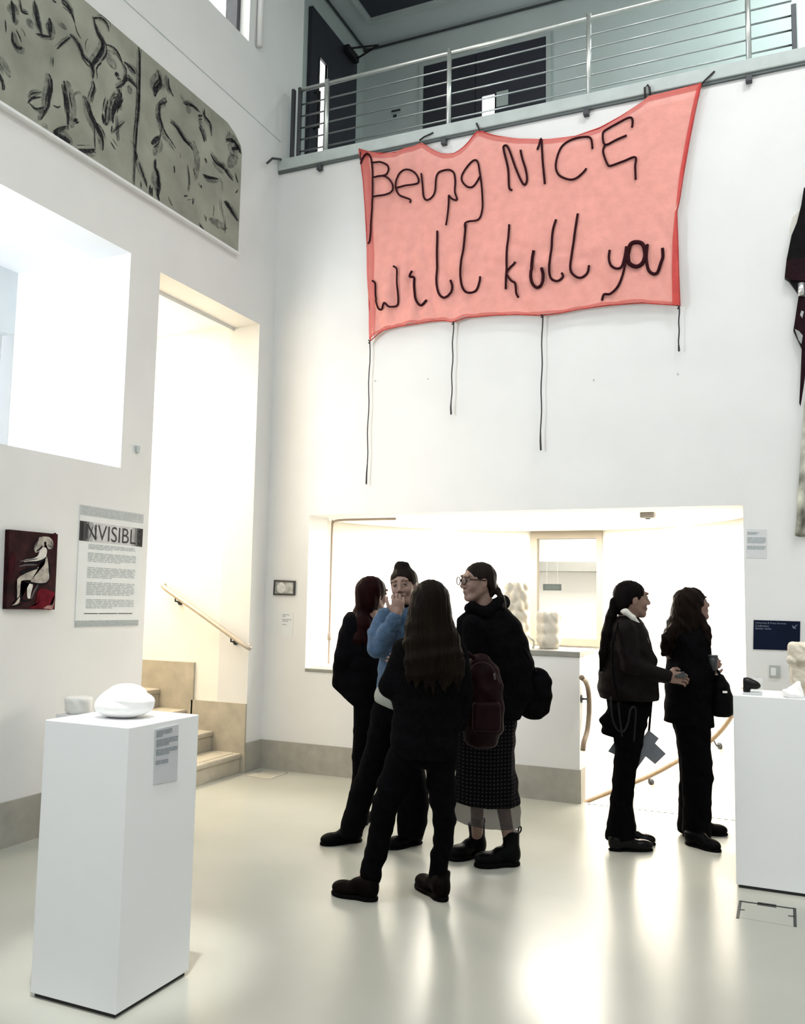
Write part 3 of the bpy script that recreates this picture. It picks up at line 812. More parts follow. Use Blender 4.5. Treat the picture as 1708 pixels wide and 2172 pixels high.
# doubled selvedge at the right edge
P = [(1680,40),(1655,150),(1625,300),(1595,470),(1575,600)]; Q = [(1660,70),(1640,160),(1608,310),(1580,470),(1562,640)]
b = MB(); a_ = [on_cloth(q) for q in resample(P, 14)]; c_ = [on_cloth(q) for q in resample(Q, 14)]
b.add(a_+c_, [(i, i+1, 15+i, 14+i) for i in range(13)]); b.build('selvedge', M_HEM, bn)
P = [(1563,650),(1568,800),(1572,950),(1578,1100)]; Q = [(1558,660),(1545,800),(1543,950),(1545,1096)]
b = MB(); a_ = [on_cloth(q) for q in resample(P, 14)]; c_ = [on_cloth(q) for q in resample(Q, 14)]
b.add(a_+c_, [(i, i+1, 15+i, 14+i) for i in range(13)]); b.build('selvedge', M_HEM, bn)
M_CORD = mat('maroon_cord', (0.030, 0.006, 0.009), 0.85, 0.2, 60, spec=0.1)
LET = [
 (.0075, [[(60,425),(75,390),(95,378),(110,400),(115,440),(118,500),(121,560),(120,620),(112,720),(105,790),(96,806)],[(110,420),(150,418),(190,435),(197,460),(180,485),(125,490)],[(125,490),(180,490),(213,520),(213,560),(180,580),(122,585)]]),
 (.0075, [[(235,542),(290,528),(333,518),(333,490),(310,462),(270,460),(240,490),(230,535),(245,575),(280,590),(300,600),(298,614)]]),
 (.0075, [[(350,472),(355,520),(360,580),(375,597),(400,585),(414,555),(420,500),(428,475),(445,462),(480,455),(505,470),(512,510),(510,560),(520,597),(495,592),(480,575)]]),
 (.0075, [[(480,575),(478,640),(470,720)]]),
 (.0075, [[(630,490),(600,535),(570,537),(545,510),(545,480),(570,440),(600,412),(620,420),(630,470),(637,520),(641,580),(640,640),(622,690),(575,700),(556,712),(560,748)]]),
 (.0085, [[(782,552),(768,538),(762,450),(742,362),(742,342),(757,341),(772,370),(800,450),(830,515),(845,526),(853,500),(845,450),(830,400),(822,362)]]),
 (.0085, [[(903,360),(912,335),(922,312),(928,420),(937,520)]]),
 (.0080, [[(1165,355),(1158,310),(1135,298),(1070,310),(1015,350),(990,430),(1005,480),(1050,502),(1085,498),(1120,470),(1136,450)]]),
 (.0080, [[(1352,252),(1355,220),(1340,206),(1285,232),(1225,265),(1213,288),(1224,335),(1275,312),(1327,290)],[(1224,335),(1215,370),(1235,428),(1252,438),(1310,418),(1368,396),(1368,440),(1370,502)]]),
 (.0080, [[(120,985),(135,1000),(138,1060),(150,1115),(170,1125),(183,1095),(205,1112),(232,1105),(243,1080),(240,1000),(240,935),(220,915)]]),
 (.0100, [[(308,940),(298,965),(318,970),(318,1010),(325,1070),(350,1102),(378,1075)]]),
 (.0090, [[(430,750),(430,800),(425,900),(428,1000),(440,1050),(465,1068),(490,1045),(498,1010),(490,980)]]),
 (.0090, [[(560,715),(555,800),(545,900),(540,980),(555,1030),(585,1042),(615,1030),(630,990),(632,965)]]),
 (.0085, [[(768,715),(760,850),(752,1022)],[(800,895),(770,925),(758,950),(780,985),(800,1000),(802,1040),(812,1062)]]),
 (.0120, [[(885,840),(878,900),(875,970),(885,1005),(905,1018),(925,1000),(930,960),(925,925)]]),
 (.0090, [[(990,690),(975,750),(968,860),(960,940),(970,975),(1000,985),(1025,965),(1018,945)]]),
 (.0090, [[(1095,665),(1082,750),(1065,860),(1060,930),(1080,960),(1110,968),(1140,945),(1148,910)]]),
 (.0090, [[(1248,840),(1245,880),(1255,915),(1285,930),(1310,910),(1325,820)],[(1325,840),(1318,930),(1290,1010),(1250,1045),(1220,1050),(1212,1078)]]),
 (.0150, [[(1332,860),(1345,812),(1375,800),(1405,812),(1415,860),(1400,900),(1370,915),(1340,900),(1332,860)]]),
 (.0115, [[(1425,810),(1420,870),(1430,930),(1455,950),(1475,940),(1490,900),(1500,870),(1498,830)]]),
]
for r_, strokes in LET:
    b = MB()
    for s_ in strokes: b.tube([on_cloth(q) for q in crom(s_, 5)], r_*1.05, 7)
    b.build('letter', M_CORD, bn, True)
M_TIE = mat('tie_cord', (0.02, 0.018, 0.02), 0.7, 0.2, 40)
for x0, y0, x1, y1, sw in ((785,724,778,1026,1), (962,684,957,878,1), (1151,669,1147,954,1), (1441,650,1440,744,0)):
    b = MB(); n = 14
    b.tube([on_y(x0+(x1-x0)*k/n + (1.0*math.sin(k*1.3+x0) if sw else 0.6*math.sin(k)), y0+(y1-y0)*k/n, YB+0.01) for k in range(n+1)] + [on_y(x1, y1+1, YB+0.0)], [0.005]*13+[0.007, 0.008, 0.004], 6); b.build('hanging_cord', M_TIE, bn, True)
    b = MB(); k_ = on_y(x0, y0, YB-0.01); b.tube([k_+np.array([-0.014,0,0.012]), k_, k_+np.array([-0.012,0,-0.018])], 0.006, 6); b.build('knot', M_TIE, bn, True)
for x0, y0, x1, y1 in ((890,298,918,282), (1018,280,1011,262), (1485,184,1515,152)):
    b = MB(); b.tube([on_y(x0, y0, 6.498), on_y((x0*2+x1)/3, (y0*2+y1)/3-2, 6.49), on_y(x1, y1, 6.51), on_y(x1, y1, 6.51)+np.array([0.0,0.1,0.06])], 0.0075, 6); b.build('tie', M_TIE, bn, True)
b = MB(); b.tube([on_y(1369, 206, 6.49), on_y(1368, 186, 6.49), on_y(1374, 180, 6.505), on_y(1378, 186, 6.49), on_y(1380, 203, 6.49)], 0.0085, 6); b.build('tie', M_TIE, bn, True)
b = MB(); b.tube([on_y(765, 322, 6.49), on_y(764, 338, 6.485), on_y(775, 330, 6.485)], 0.006, 6); b.build('tie', M_TIE, bn, True)

# ------------------------------------------------------------------ mural: charcoal drawing on canvas high on the left wall
XM = XW + 0.02
def zm(p, s, ox, oy, dx=0.0): return on_x(ox + p[0]/s, oy + p[1]/s, XM+dx)
mu = thing('charcoal_mural', on_x(250, 380, XM), 'long grey-green canvas mural of charcoal figures high on the left wall', 'mural')
M_CANV = mat('drawn_canvas', (0.275, 0.285, 0.235), 0.9, 0.22, 3.2, 0.12, 90)
zt_, zb_ = float(on_x(400, 189, XM)[2]), float(on_x(505, 537, XM)[2]); ye = float(on_x(509, 430, XM)[1]); yc = float(on_x(483, 262, XM)[1]); zc_ = float(on_x(513, 310, XM)[2])
ys_ = float(on_x(290, 300, XM)[1]); yz = 0.4
b = MB(); b.prism([(XW, yz, zb_), (XW, ys_-0.004, zb_), (XW, ys_-0.004, zt_), (XW, yz, zt_)], (0.02, 0, 0)); b.build('canvas_panel', M_CANV, mu)
b = MB(); b.prism([(XW, ys_+0.004, zb_), (XW, ye, zb_), (XW, ye+0.003, zc_-0.06), (XW, ye-0.02, zc_), (XW, (yc+ye)/2, zc_+0.06), (XW, yc, zt_), (XW, ys_+0.004, zt_)], (0.02, 0, 0)); b.build('canvas_panel', M_CANV, mu)
box_obj('ledge_strip', (XW, yz, zb_-0.022), (XW+0.045, ye, zb_-0.002), M_WHITE, mu, 0.003)
M_CHAR = mat('charcoal', (0.026, 0.026, 0.030), 0.95, 0.3, 60, alpha=0.86, spec=0.05)
M_SMUDGE = mat('charcoal_smudge', (0.07, 0.075, 0.075), 0.95, 0.3, 25, alpha=0.5)
A_ = (5.3375, 0, 0); B_ = (4.936, 260, 100)
SA = [([(1565,520),(1580,640),(1578,900),(1570,1200),(1550,1450),(1540,1708)],14),([(690,20),(770,90),(820,170),(850,270)],22),([(800,400),(850,440),(910,530),(950,640),(1030,720),(1050,780)],24),
 ([(1060,200),(1085,300),(1120,390),(1160,470),(1160,560),(1110,650),(1050,730),(1060,820),(1050,900)],38),([(1060,210),(1150,205),(1215,270),(1240,360)],16),([(1190,500),(1290,540),(1350,620),(1390,720)],18),
 ([(1050,900),(1070,980),(1040,1080),(1030,1150)],18),([(965,1090),(1000,1180),(1030,1300),(1080,1410),(1140,1520),(1165,1600),(1165,1708)],34),([(550,830),(580,900),(580,1000),(555,1120),(540,1220),(460,1360)],28),
 ([(725,910),(735,1000),(760,1150),(770,1300),(770,1450)],36),([(760,1430),(680,1450),(600,1490)],18),([(390,0),(410,120),(435,260),(470,390)],28),([(140,350),(145,470),(200,540),(255,540)],26),([(180,330),(220,410),(245,480)],12),
 ([(130,0),(150,120),(160,260)],30),([(230,0),(250,130),(330,160)],14),([(560,200),(570,300),(565,420)],40),([(400,380),(480,400),(580,420)],16),([(310,1170),(370,1110),(470,1100)],18),([(330,1160),(400,1230),(510,1210)],14),
 ([(1310,990),(1380,970),(1440,900),(1520,960),(1560,1010)],22),([(1400,700),(1480,760),(1540,840)],26),([(1400,720),(1430,800),(1420,900)],20),([(1300,840),(1350,850)],40),([(1340,1010),(1370,1080),(1320,1180),(1280,1290),(1280,1400)],40),
 ([(1225,1130),(1200,1280),(1195,1400)],16),([(1160,1280),(1180,1380),(1220,1410)],34),([(1080,1380),(1150,1450),(1200,1560)],12),([(1330,1300),(1340,1450),(1350,1600)],10),([(1270,1420),(1260,1500)],14),([(1250,1600),(1310,1700)],12),
 ([(600,1500),(700,1560),(800,1610)],50),([(880,1690),(1000,1700),(1080,1690)],20),([(1070,1440),(1075,1600),(1080,1690)],10),([(830,1370),(880,1350)],26),([(600,1190),(650,1215),(690,1200)],12),([(0,830),(20,900),(40,980),(30,1020)],30),([(600,640),(600,760)],10),([(640,560),(720,480),(800,420)],14),([(60,220),(70,360)],12),([(850,270),(870,350),(920,440)],10),([(590,0),(640,30)],14),([(770,40),(780,90)],10)]
SB = [([(175,0),(182,150),(180,400),(170,650),(145,900),(130,1150),(120,1440)],12),([(380,290),(400,380),(350,460),(340,520)],36),([(480,320),(490,420),(535,520)],22),([(430,530),(460,570),(400,600),(388,680),(410,800),(450,900),(500,970),(560,1060)],22),
 ([(500,780),(580,860),(640,960),(700,1020),(740,1080)],24),([(380,930),(340,980),(300,1010)],36),([(140,1090),(145,1180)],36),([(170,1200),(210,1320),(250,1440),(260,1480)],16),([(350,1170),(345,1260),(370,1330),(380,1440),(370,1550),(390,1610)],30),([(290,1440),(290,1560)],30),
 ([(650,600),(730,610),(800,680)],22),([(860,640),(860,720),(920,800),(930,920)],18),([(800,830),(840,920),(860,1000)],24),([(1120,880),(1120,920)],10),([(1080,970),(1150,975),(1210,1050),(1245,1120)],30),([(1140,1060),(1220,1060)],30),([(920,1110),(970,1200),(1050,1260),(1110,1340),(1160,1400)],26),
 ([(840,1330),(900,1360),(1010,1380)],22),([(1180,1310),(1200,1390),(1210,1420)],16),([(1060,1610),(1130,1700),(1210,1820)],32),([(1210,1490),(1185,1530)],12),([(820,1440),(828,1480)],20),([(540,1240),(545,1320)],18),([(640,1560),(690,1555)],14),([(740,1580),(735,1650)],18),
 ([(480,1560),(500,1620),(520,1660)],8),([(860,1160),(880,1220)],18),([(790,720),(840,715)],20),([(600,500),(640,560)],8),([(800,1850),(860,1930)],12),([(870,1760),(880,1830)],14),([(680,1220),(700,1380),(690,1500)],9),([(740,1270),(760,1340)],9),([(190,1400),(195,1480)],9),([(960,1650),(950,1780)],7)]
SM = [('A',[(1200,600),(1250,680),(1320,780)],150),('A',[(1330,1150),(1380,1250)],110),('A',[(1440,980),(1500,1050)],110),('A',[(120,30),(180,180)],180),('A',[(550,260),(560,360)],110),('A',[(320,200),(360,330)],110),('A',[(1180,1300),(1210,1420)],110),('A',[(480,1400),(540,1480)],100),('A',[(0,640),(60,760),(120,880)],100),('A',[(640,240),(760,330)],70),
 ('B',[(1100,1020),(1170,1130),(1100,1250)],190),('B',[(400,380),(430,450)],120),('B',[(350,640),(390,800)],80),('B',[(320,1060),(360,1140)],100),('B',[(700,1000),(780,1140),(760,1400)],130),('B',[(560,820),(640,950)],90),('B',[(800,700),(850,900)],110),('B',[(330,1300),(340,1500)],120),('B',[(940,1200),(1060,1330)],80),('B',[(900,1800),(1100,1900)],120),('B',[(660,620),(720,680)],110)]
MU3 = []
for pl, w in SA: MU3.append(([zm(q, *A_, 0.0015) for q in crom(pl, 5)], w/A_[0]*0.0048))
for pl, w in SB: MU3.append(([zm(q, *B_, 0.0015) for q in crom(pl, 5)], w/B_[0]*0.0050))
SMU = [([zm(q, *(A_ if k == 'A' else B_), 0.0009) for q in crom(pl, 5)], w/(A_ if k == 'A' else B_)[0]*0.0031) for k, pl, w in SM]
rs = np.random.RandomState(3)
for _ in range(70):                                   # the drawing goes on beyond the frame, loose marks everywhere
    y = rs.uniform(0.5, ye-0.1); z = rs.uniform(zb_+0.1, zt_-0.12)
    if y > 3.6 and rs.rand() < 0.45: continue
    a = rs.uniform(0.6, 2.4); l = rs.uniform(0.04, 0.22); c_ = rs.uniform(-0.8, 0.8)
    pts = [np.array([XM+0.0012, y+l*(t-0.5)*math.cos(a+c_*t), np.clip(z+l*(t-0.5)*math.sin(a+c_*t), zb_+.01, zt_-.01)]) for t in np.linspace(0, 1, 8)]
    MU3.append((pts, rs.uniform(0.003, 0.009)))
def grain(m, lo, hi, amax, sc):
    nt = m.node_tree; b_ = nt.nodes['Principled BSDF']; nz = nt.nodes.new('ShaderNodeTexNoise'); nz.inputs['Scale'].default_value = sc; nz.inputs['Detail'].default_value = 6; nz.inputs['Roughness'].default_value = 0.7
    tcx = nt.nodes.new('ShaderNodeTexCoord'); nt.links.new(tcx.outputs['Object'], nz.inputs['Vector'])
    r_ = nt.nodes.new('ShaderNodeMapRange'); r_.inputs['From Min'].default_value = lo; r_.inputs['From Max'].default_value = hi; r_.inputs['To Min'].default_value = 0.0; r_.inputs['To Max'].default_value = amax
    nt.links.new(nz.outputs['Fac'], r_.inputs['Value']); nt.links.new(r_.outputs['Result'], b_.inputs['Alpha'])
grain(M_CHAR, 0.30, 0.52, 0.92, 38); grain(M_SMUDGE, 0.36, 0.66, 0.62, 22)
HAT = []
for pts, w in MU3:
    P_ = np.array(pts); L_ = float(np.linalg.norm(np.diff(P_, axis=0), axis=1).sum())
    for c_ in range(3 if L_ > .15 else 1):
        off = rs.normal(0, .014, 3)*[0,1,1]; i0 = rs.randint(0, max(1, len(P_)//3)); i1 = rs.randint(max(i0+2, 2*len(P_)//3), len(P_)+1)
        if i1-i0 >= 2: HAT.append(([q+off+rs.normal(0,.002,3)*[0,1,1]+[.0004,0,0] for q in P_[i0:i1]], w*rs.uniform(.2,.5)))
    if L_ > .12:
        SMU.append(([q+np.array([-.0003,0,0])+off for q in P_], w*rs.uniform(1.8,3.2)))
def fit(sl): return [([np.array([q[0], min(q[1], ye-.006), min(max(q[2], zb_+.004), zt_-.004)]) for q in pts], w) for pts, w in sl]
MU3 = fit(MU3+HAT); SMU = fit(SMU)
tag(ribbons('charcoal_lines', MU3, M_CHAR, mu, (1, 0, 0)), kind='stuff'); tag(ribbons('charcoal_shading', SMU, M_SMUDGE, mu, (1, 0, 0)), kind='stuff')

# ------------------------------------------------------------------ flat works on the walls
class Quad:
    def __init__(s, tl, tr, br, bl, plane, off, thick):
        s.c = [plane(*q) for q in (tl, tr, br, bl)]; s.n = nrm(np.cross(s.c[2]-s.c[3], s.c[0]-s.c[3])); s.thick = thick
    def p(s, u, v, d=0.0):
        tl, tr, br, bl = s.c; return (1-u)*(1-v)*tl + u*(1-v)*tr + u*v*br + (1-u)*v*bl + s.n*d
    def sheet(s, name, m, parent=None):
        b = MB(); b.prism([s.p(0,0), s.p(1,0), s.p(1,1), s.p(0,1)], -s.n*s.thick); return b.build(name, m, parent)
    def patch(s, name, u0, v0, u1, v1, m, parent, d=0.001):
        b = MB(); b.prism([s.p(u0,v0,d), s.p(u1,v0,d), s.p(u1,v1,d), s.p(u0,v1,d)], -s.n*0.0008); return b.build(name, m, parent)
    def text(s, name, body, u0, v0, u1, v1, m, parent, d=0.002):
        c = bpy.data.curves.new(name, 'FONT'); c.body = body; c.resolution_u = 4
        o = bpy.data.objects.new(name, c); COL.objects.link(o)
        me = bpy.data.meshes.new_from_object(o.evaluated_get(bpy.context.evaluated_depsgraph_get()))
        W = np.array([q.co[:] for q in me.vertices]); Fc = [tuple(q.vertices) for q in me.polygons]
        bpy.data.objects.remove(o); bpy.data.curves.remove(c); bpy.data.meshes.remove(me)
        mn, mx = W.min(0), W.max(0)
        pts = [s.p(u0+(u1-u0)*(q[0]-mn[0])/(mx[0]-mn[0]), v1+(v0-v1)*(q[1]-mn[1])/(mx[1]-mn[1]), d) for q in W]
        return mk(name, pts, Fc, m, parent)
    def lines(s, name, rows, m, parent, d=0.0012, seed=1, frac=0.6, word=(0.05, 0.14), gap=0.015):
        r = np.random.RandomState(seed); b = MB()
        for v0, v1, u0, u1, n in rows:
            for k in range(n):
                va = v0+(v1-v0)*k/n; vb = va+(v1-v0)/n*frac; u = u0; end = u1 if k < n-1 else u0+(u1-u0)*r.uniform(0.4, 1.0)
                while u < end-0.01:
                    w = min(r.uniform(*word), end-u); b.add([s.p(u,va,d), s.p(u+w,va,d), s.p(u+w,vb,d), s.p(u,vb,d)], [(0,1,2,3)]); u += w+gap
        o = b.build(name, m, parent); tag(o, kind='stuff'); return o

# painting of a seated figure
q = Quad((20,1123), (123,1133), (116,1293), (14,1292), lambda x, y: on_x(x, y, XW+0.034), 0, 0.034)
pt = thing('seated_figure_painting', q.p(0.5, 1), 'small dark red and black canvas of a seated pale figure on the left wall', 'painting')
q.sheet('canvas', mat('dark_red_paint', (0.020, 0.0045, 0.006), 0.6, 0.6, 14, 0.2, 40, spec=0.08), pt)
def qz(p): x, y = p[0]/5.3375, 1050+p[1]/5.3375; return on_x(x, y, XW+0.036)
M_FL = mat('pale_paint', (0.36, 0.33, 0.29), 0.7, 0.4, 22, 0.3, 60, spec=0.1); M_FL2 = mat('grey_paint', (0.10, 0.095, 0.10), 0.7, 0.3, 30, spec=0.08); M_RED = mat('crimson_paint', (0.10, 0.006, 0.012), 0.7, 0.45, 18, spec=0.05); M_FL3 = mat('white_paint_stroke', (0.58, 0.56, 0.51), 0.6, 0.15, 30)
def blob(pl, d, m, nm):
    P = crom(pl+[pl[0]], 5)[:-1]; c = np.mean([qz(p_) for p_ in P], 0)+np.array([d,0,0]); R_ = [qz(p_)+np.array([d,0,0]) for p_ in P]; n = len(R_)
    return mk(nm, [c]+R_, [(0, i+1, (i+1) % n+1) for i in range(n)], m, pt)
blob([(400,1250),(330,1280),(480,1290),(600,1290),(625,1120),(560,1080),(470,1060),(420,1120)], 0.0, M_RED, 'red_ground')
blob([(560,520),(600,440),(640,440),(640,560),(620,600),(590,570)], 0.0, mat('maroon_paint', (0.032,0.005,0.008), 0.7, 0.3, 20, spec=0.05), 'red_ground')
blob([(100,720),(150,640),(180,720),(150,900),(110,1000),(95,900)], 0.0, mat('maroon_paint', (0.032,0.005,0.008), 0.7, 0.3, 20, spec=0.05), 'red_ground')
blob([(540,1250),(600,1230),(625,1110),(600,1280),(540,1290),(490,1280)], 0.0008, mat('rose_paint', (0.26,0.14,0.13), 0.7, 0.5, 30, spec=0.1), 'rose_ground')
blob([(440,480),(500,470),(560,480),(600,530),(590,600),(545,610),(520,560),(480,600),(440,640),(400,650),(390,600),(420,560)], 0.0012, M_FL, 'pale_figure')
blob([(450,620),(500,590),(530,620),(520,690),(490,720),(420,745),(330,750),(270,755),(285,730),(380,715),(430,680)], 0.0014, M_FL3, 'pale_figure')
blob([(520,680),(545,750),(550,860),(555,940),(520,990),(440,1005),(380,990),(300,975),(240,975),(225,1100),(215,1220),(130,1250),(175,1215),(195,1100),(185,990),(215,930),(300,880),(390,840),(450,810),(500,790)], 0.0012, M_FL, 'pale_figure')
blob([(310,1000),(370,1010),(350,1110),(340,1170),(310,1160),(305,1080)], 0.0012, M_FL3, 'pale_figure')
blob([(230,870),(330,820),(430,830),(380,850),(300,880),(240,910)], 0.0016, mat('black_paint', (0.006,0.005,0.007), 0.7, 0.3, 20, spec=0.05), 'dark_stroke')
DC_ = ribbons('dark_contour', [([qz(p_)+np.array([0.002,0,0]) for p_ in crom(pl, 5)], w) for pl, w in (([(520,530),(500,560)],.02),([(410,640),(460,600),(480,570)],.012),([(300,770),(400,770),(480,740),(525,700)],.014),([(270,980),(350,995),(430,1010),(520,1000),(560,950)],.014),([(230,1060),(240,1180),(300,1200),(360,1180)],.016),([(540,700),(560,850),(560,940)],.012),([(190,960),(180,1100),(190,1200)],.010),([(120,1260),(200,1250),(260,1230)],.012))], mat('black_paint', (0.012,0.010,0.014), 0.5), pt, (1,0,0))
tag(DC_, kind='stuff'); GS_ = ribbons('grey_stroke', [([qz(p_)+np.array([0.0022,0,0]) for p_ in crom(pl, 5)], w) for pl, w in (([(210,810),(300,790),(420,790)],.010),([(220,750),(330,735),(430,720)],.010),([(440,500),(400,570),(380,620)],.010),([(540,560),(585,590),(580,520)],.012),([(430,1010),(380,1100),(350,1180)],.012))], M_FL2, pt, (1,0,0))

tag(GS_, kind='stuff')
# exhibition text poster INVISIBLE
q = Quad((171,1070), (305,1091), (293,1328), (159,1331), lambda x, y: on_x(x, y, XW+0.004), 0, 0.004)
po = thing('exhibition_poster', q.p(.5, 1), 'tall white text poster with a black and white heading beside the stair doorway', 'poster')
q.sheet('sheet', M_PAPER, po)
q.patch('top_band', 0.0, 0.0, 1.0, 0.085, mat('pale_grey_print', (0.47,0.49,0.50), 0.8, 0.12, 60), po)
q.patch('bottom_band', 0.0, 0.945, 1.0, 0.995, mat('grey_green_print', (0.33,0.36,0.36), 0.8, 0.12, 60), po)
bandm = [mat('band_%d' % k, (g, g, g*1.02), 0.8, 0.15, 20) for k, g in enumerate((0.02, 0.05, 0.16, 0.34, 0.52))]
for k, (u0, u1, g) in enumerate(((0, .06, 0), (.06, .1, 1), (.1, .14, 2), (.14, .2, 3), (.2, .82, 4), (.82, .86, 3), (.86, .9, 2), (.9, .94, 1), (.94, 1, 0))):
    q.patch('word_band', u0, 0.132, u1, 0.295, bandm[g], po)
q.text('word', 'NVISIBL', 0.10, 0.148, 0.885, 0.280, M_PRINTD, po)
q.text('word', 'I', 0.035, 0.148, 0.05, 0.280, mat('print_black', (0.004,0.004,0.004), 0.8), po)
q.text('word', 'E', 0.92, 0.150, 0.965, 0.278, mat('print_black', (0.004,0.004,0.004), 0.8), po)
WS_ = ribbons('word_strokes', [([q.p(a, b_, .0025), q.p(c_, d_, .0025)], .007) for a, b_, c_, d_ in ((.12,.15,.24,.28), (.21,.15,.26,.28), (.14,.28,.2,.15))], M_PRINTD, po, q.n)
tag(WS_, kind='stuff'); q.lines('small_print', [(.012,.08,.02,.97,5)], M_PRINT, po, seed=2)
q.lines('text_lines', [(.315,.36,.14,.88,4), (.385,.465,.14,.9,6), (.505,.60,.14,.9,7), (.63,.74,.14,.9,8), (.77,.85,.14,.9,6)], M_PRINT, po, seed=3, frac=.55)
q.lines('signature_line', [(.885,.897,.12,.92,1)], M_PRINTD, po, seed=4, word=(.1,.3), gap=.01)
q.lines('bottom_print', [(.95,.99,.02,.97,3)], M_PRINT, po, seed=5)

# small framed moon picture with its caption, captions on the back wall, notice board, socket
def flat_back(x, y): return on_y(x, y, YW-0.012)
q = Quad((582,1230), (626,1232), (625,1263), (580,1262), flat_back, 0, 0.012)
fr = thing('moon_picture', q.p(.5, 1), 'small framed grey picture of a round moon by the corner of the back wall', 'picture')
q.sheet('backing', mat('frame_black', (0.03,0.03,0.03), 0.4), fr)
q.patch('print', 0.06, 0.1, 0.94, 0.9, mat('grey_photo', (0.24,0.25,0.24), 0.5, 0.3, 40), fr)
q.patch('print_panel', 0.56, 0.14, 0.9, 0.86, mat('pale_photo', (0.42,0.43,0.41), 0.5, 0.3, 40), fr, 0.0016)
cc = [q.p(0.36+0.21*math.cos(t), 0.5+0.36*math.sin(t), 0.002) for t in np.linspace(0, 2*math.pi, 24, endpoint=False)]
mk('moon_disc', [q.p(.36,.5,.002)]+cc, [(0, i+1, (i+1) % 24+1) for i in range(24)], mat('moon_white', (0.6,0.6,0.58), 0.6, 0.2, 60), fr)
b = MB()
for (u0, v0, u1, v1) in ((0,0,1,.09), (0,.91,1,1), (0,.09,.05,.91), (.95,.09,1,.91)): b.prism([q.p(u0,v0,.0), q.p(u1,v0,.0), q.p(u1,v1,.0), q.p(u0,v1,.0)], q.n*0.007)
b.build('frame', mat('frame_black', (0.03,0.03,0.03), 0.4), fr)

def caption(corners, plane, rows, label, m=M_PAPER, dark=M_PRINT, seed=1, frac=.6, thick=0.003):
    q = Quad(*corners, plane, 0, thick); t = thing('caption_card', q.p(.5, 1), label, 'caption')
    q.sheet('card', m, t); q.lines('caption_text', rows, dark, t, seed=seed, frac=frac, word=(.12,.35), gap=.02); return t, q
M_CAPT = mat('caption_card', (0.60,0.61,0.62), 0.7, 0.03, 20)
fb = lambda x, y: on_y(x, y, YW-0.003)
caption(((597,1298),(623,1300),(621,1350),(596,1349)), fb, [(.08,.22,.1,.7,2), (.28,.42,.1,.85,2), (.5,.56,.1,.6,1)], 'small pale caption card under the moon picture', seed=6)
caption(((1584,1122),(1627,1123),(1626,1184),(1583,1183)), fb, [(.1,.2,.05,.6,2), (.28,.5,.05,.95,3), (.58,.72,.05,.95,2)], 'pale grey caption card right of the bright opening, level with its head', m=M_CAPT, seed=7, frac=.8)
q = Quad((1599,1315), (1698,1318), (1697,1380), (1598,1377), lambda x, y: on_y(x, y, YW-0.006), 0, 0.006)
bs = thing('blue_wall_sign', q.p(.5, 1), 'dark navy direction sign with small white text and an arrow, right of the opening', 'sign')
q.sheet('panel', mat('navy_panel', (0.003, 0.007, 0.022), 0.5, 0.1, 8, spec=0.1), bs)
M_SIGNT = mat('sign_lettering', (0.20,0.23,0.30), 0.6)
q.text('lettering', 'University & Press Services', .04, .06, .70, .135, M_SIGNT, bs)
q.text('lettering', 'Conference', .04, .155, .33, .225, M_SIGNT, bs)
q.text('lettering', 'Seminar rooms', .04, .245, .38, .315, M_SIGNT, bs)
AR_ = ribbons('arrow', [([q.p(.95,.1,.002), q.p(.90,.17,.002), q.p(.86,.24,.002)], .006), ([q.p(.84,.14,.002), q.p(.852,.20,.002), q.p(.86,.25,.002)], .009), ([q.p(.86,.25,.002), q.p(.89,.245,.002), q.p(.92,.24,.002)], .006)], M_SIGNT, bs, q.n)
tag(AR_, kind='stuff'); q = Quad((1632,1411), (1656,1412), (1656,1437), (1632,1436), lambda x, y: on_y(x, y, YW-0.01), 0, 0.01)
so = thing('wall_socket', q.p(.5, 1), 'grey wall socket below the navy sign', 'socket')
q.sheet('plate', mat('socket_grey', (0.42,0.44,0.42), 0.5), so); q.patch('inset', .15, .2, .6, .85, M_WHITE, so); q.patch('switch', .64, .3, .88, .75, M_LEDGE, so, 0.003)
q = on_x(290, 952, XW); b = MB(); b.bbox((XW, q[1]-0.015, q[2]-0.03), (XW+0.02, q[1]+0.015, q[2]+0.02), 0.004)
tag(b.build('wall_hook', M_LEDGE), 'tiny grey hook on the left wall between the window recess and the stair doorway', 'hook')
for i, (x, y) in enumerate(((1260,806), (1438,793), (908,804), (796,808))):
    q = on_y(x, y, YW); b = MB(); b.tube([(q[0], YW-0.008, q[2]), (q[0], YW, q[2])], 0.006, 8); tag(b.build('wall_nail', M_LEDGE), ['nail hole plug below the banner between the third and fourth cord', 'nail below the shortest banner cord', 'nail left of the second banner cord', 'nail right of the longest banner cord'][i], 'nail')

# ------------------------------------------------------------------ plinths and sculptures
def plinth(x0, x1, y0, y1, z, label):
    t = thing('plinth', ((x0+x1)/2, (y0+y1)/2, 0), label, 'plinth')
    b = MB(); b.bbox((x0, y0, 0.016), (x1, y1, z), 0.003); b.build('body', M_WHITE, t)
    box_obj('recessed_base', (x0+0.012, y0+0.012, 0.0), (x1-0.012, y1-0.012, 0.016), M_BLACK, t); return t
plinth(-2.595, -2.192, 2.543, 2.955, 1.005, 'tall white plinth in the left foreground carrying a white pebble sculpture')
plinth(-0.285, 0.62, 5.075, 5.47, 0.998, 'wide white plinth at the right edge carrying casts')
caption(((329,1547),(379,1536),(376,1655),(326,1664)), lambda x, y: on_x(x, y, -2.189), [(.04,.17,.06,.72,3), (.20,.34,.06,.98,3), (.38,.50,.06,.98,3), (.58,.66,.06,.6,2)], 'grey caption card on the right face of the tall foreground plinth', m=mat('caption_grey', (0.50,0.51,0.53), 0.7), dark=mat('caption_ink', (0.24,0.27,0.29), .8), seed=8, frac=.75)
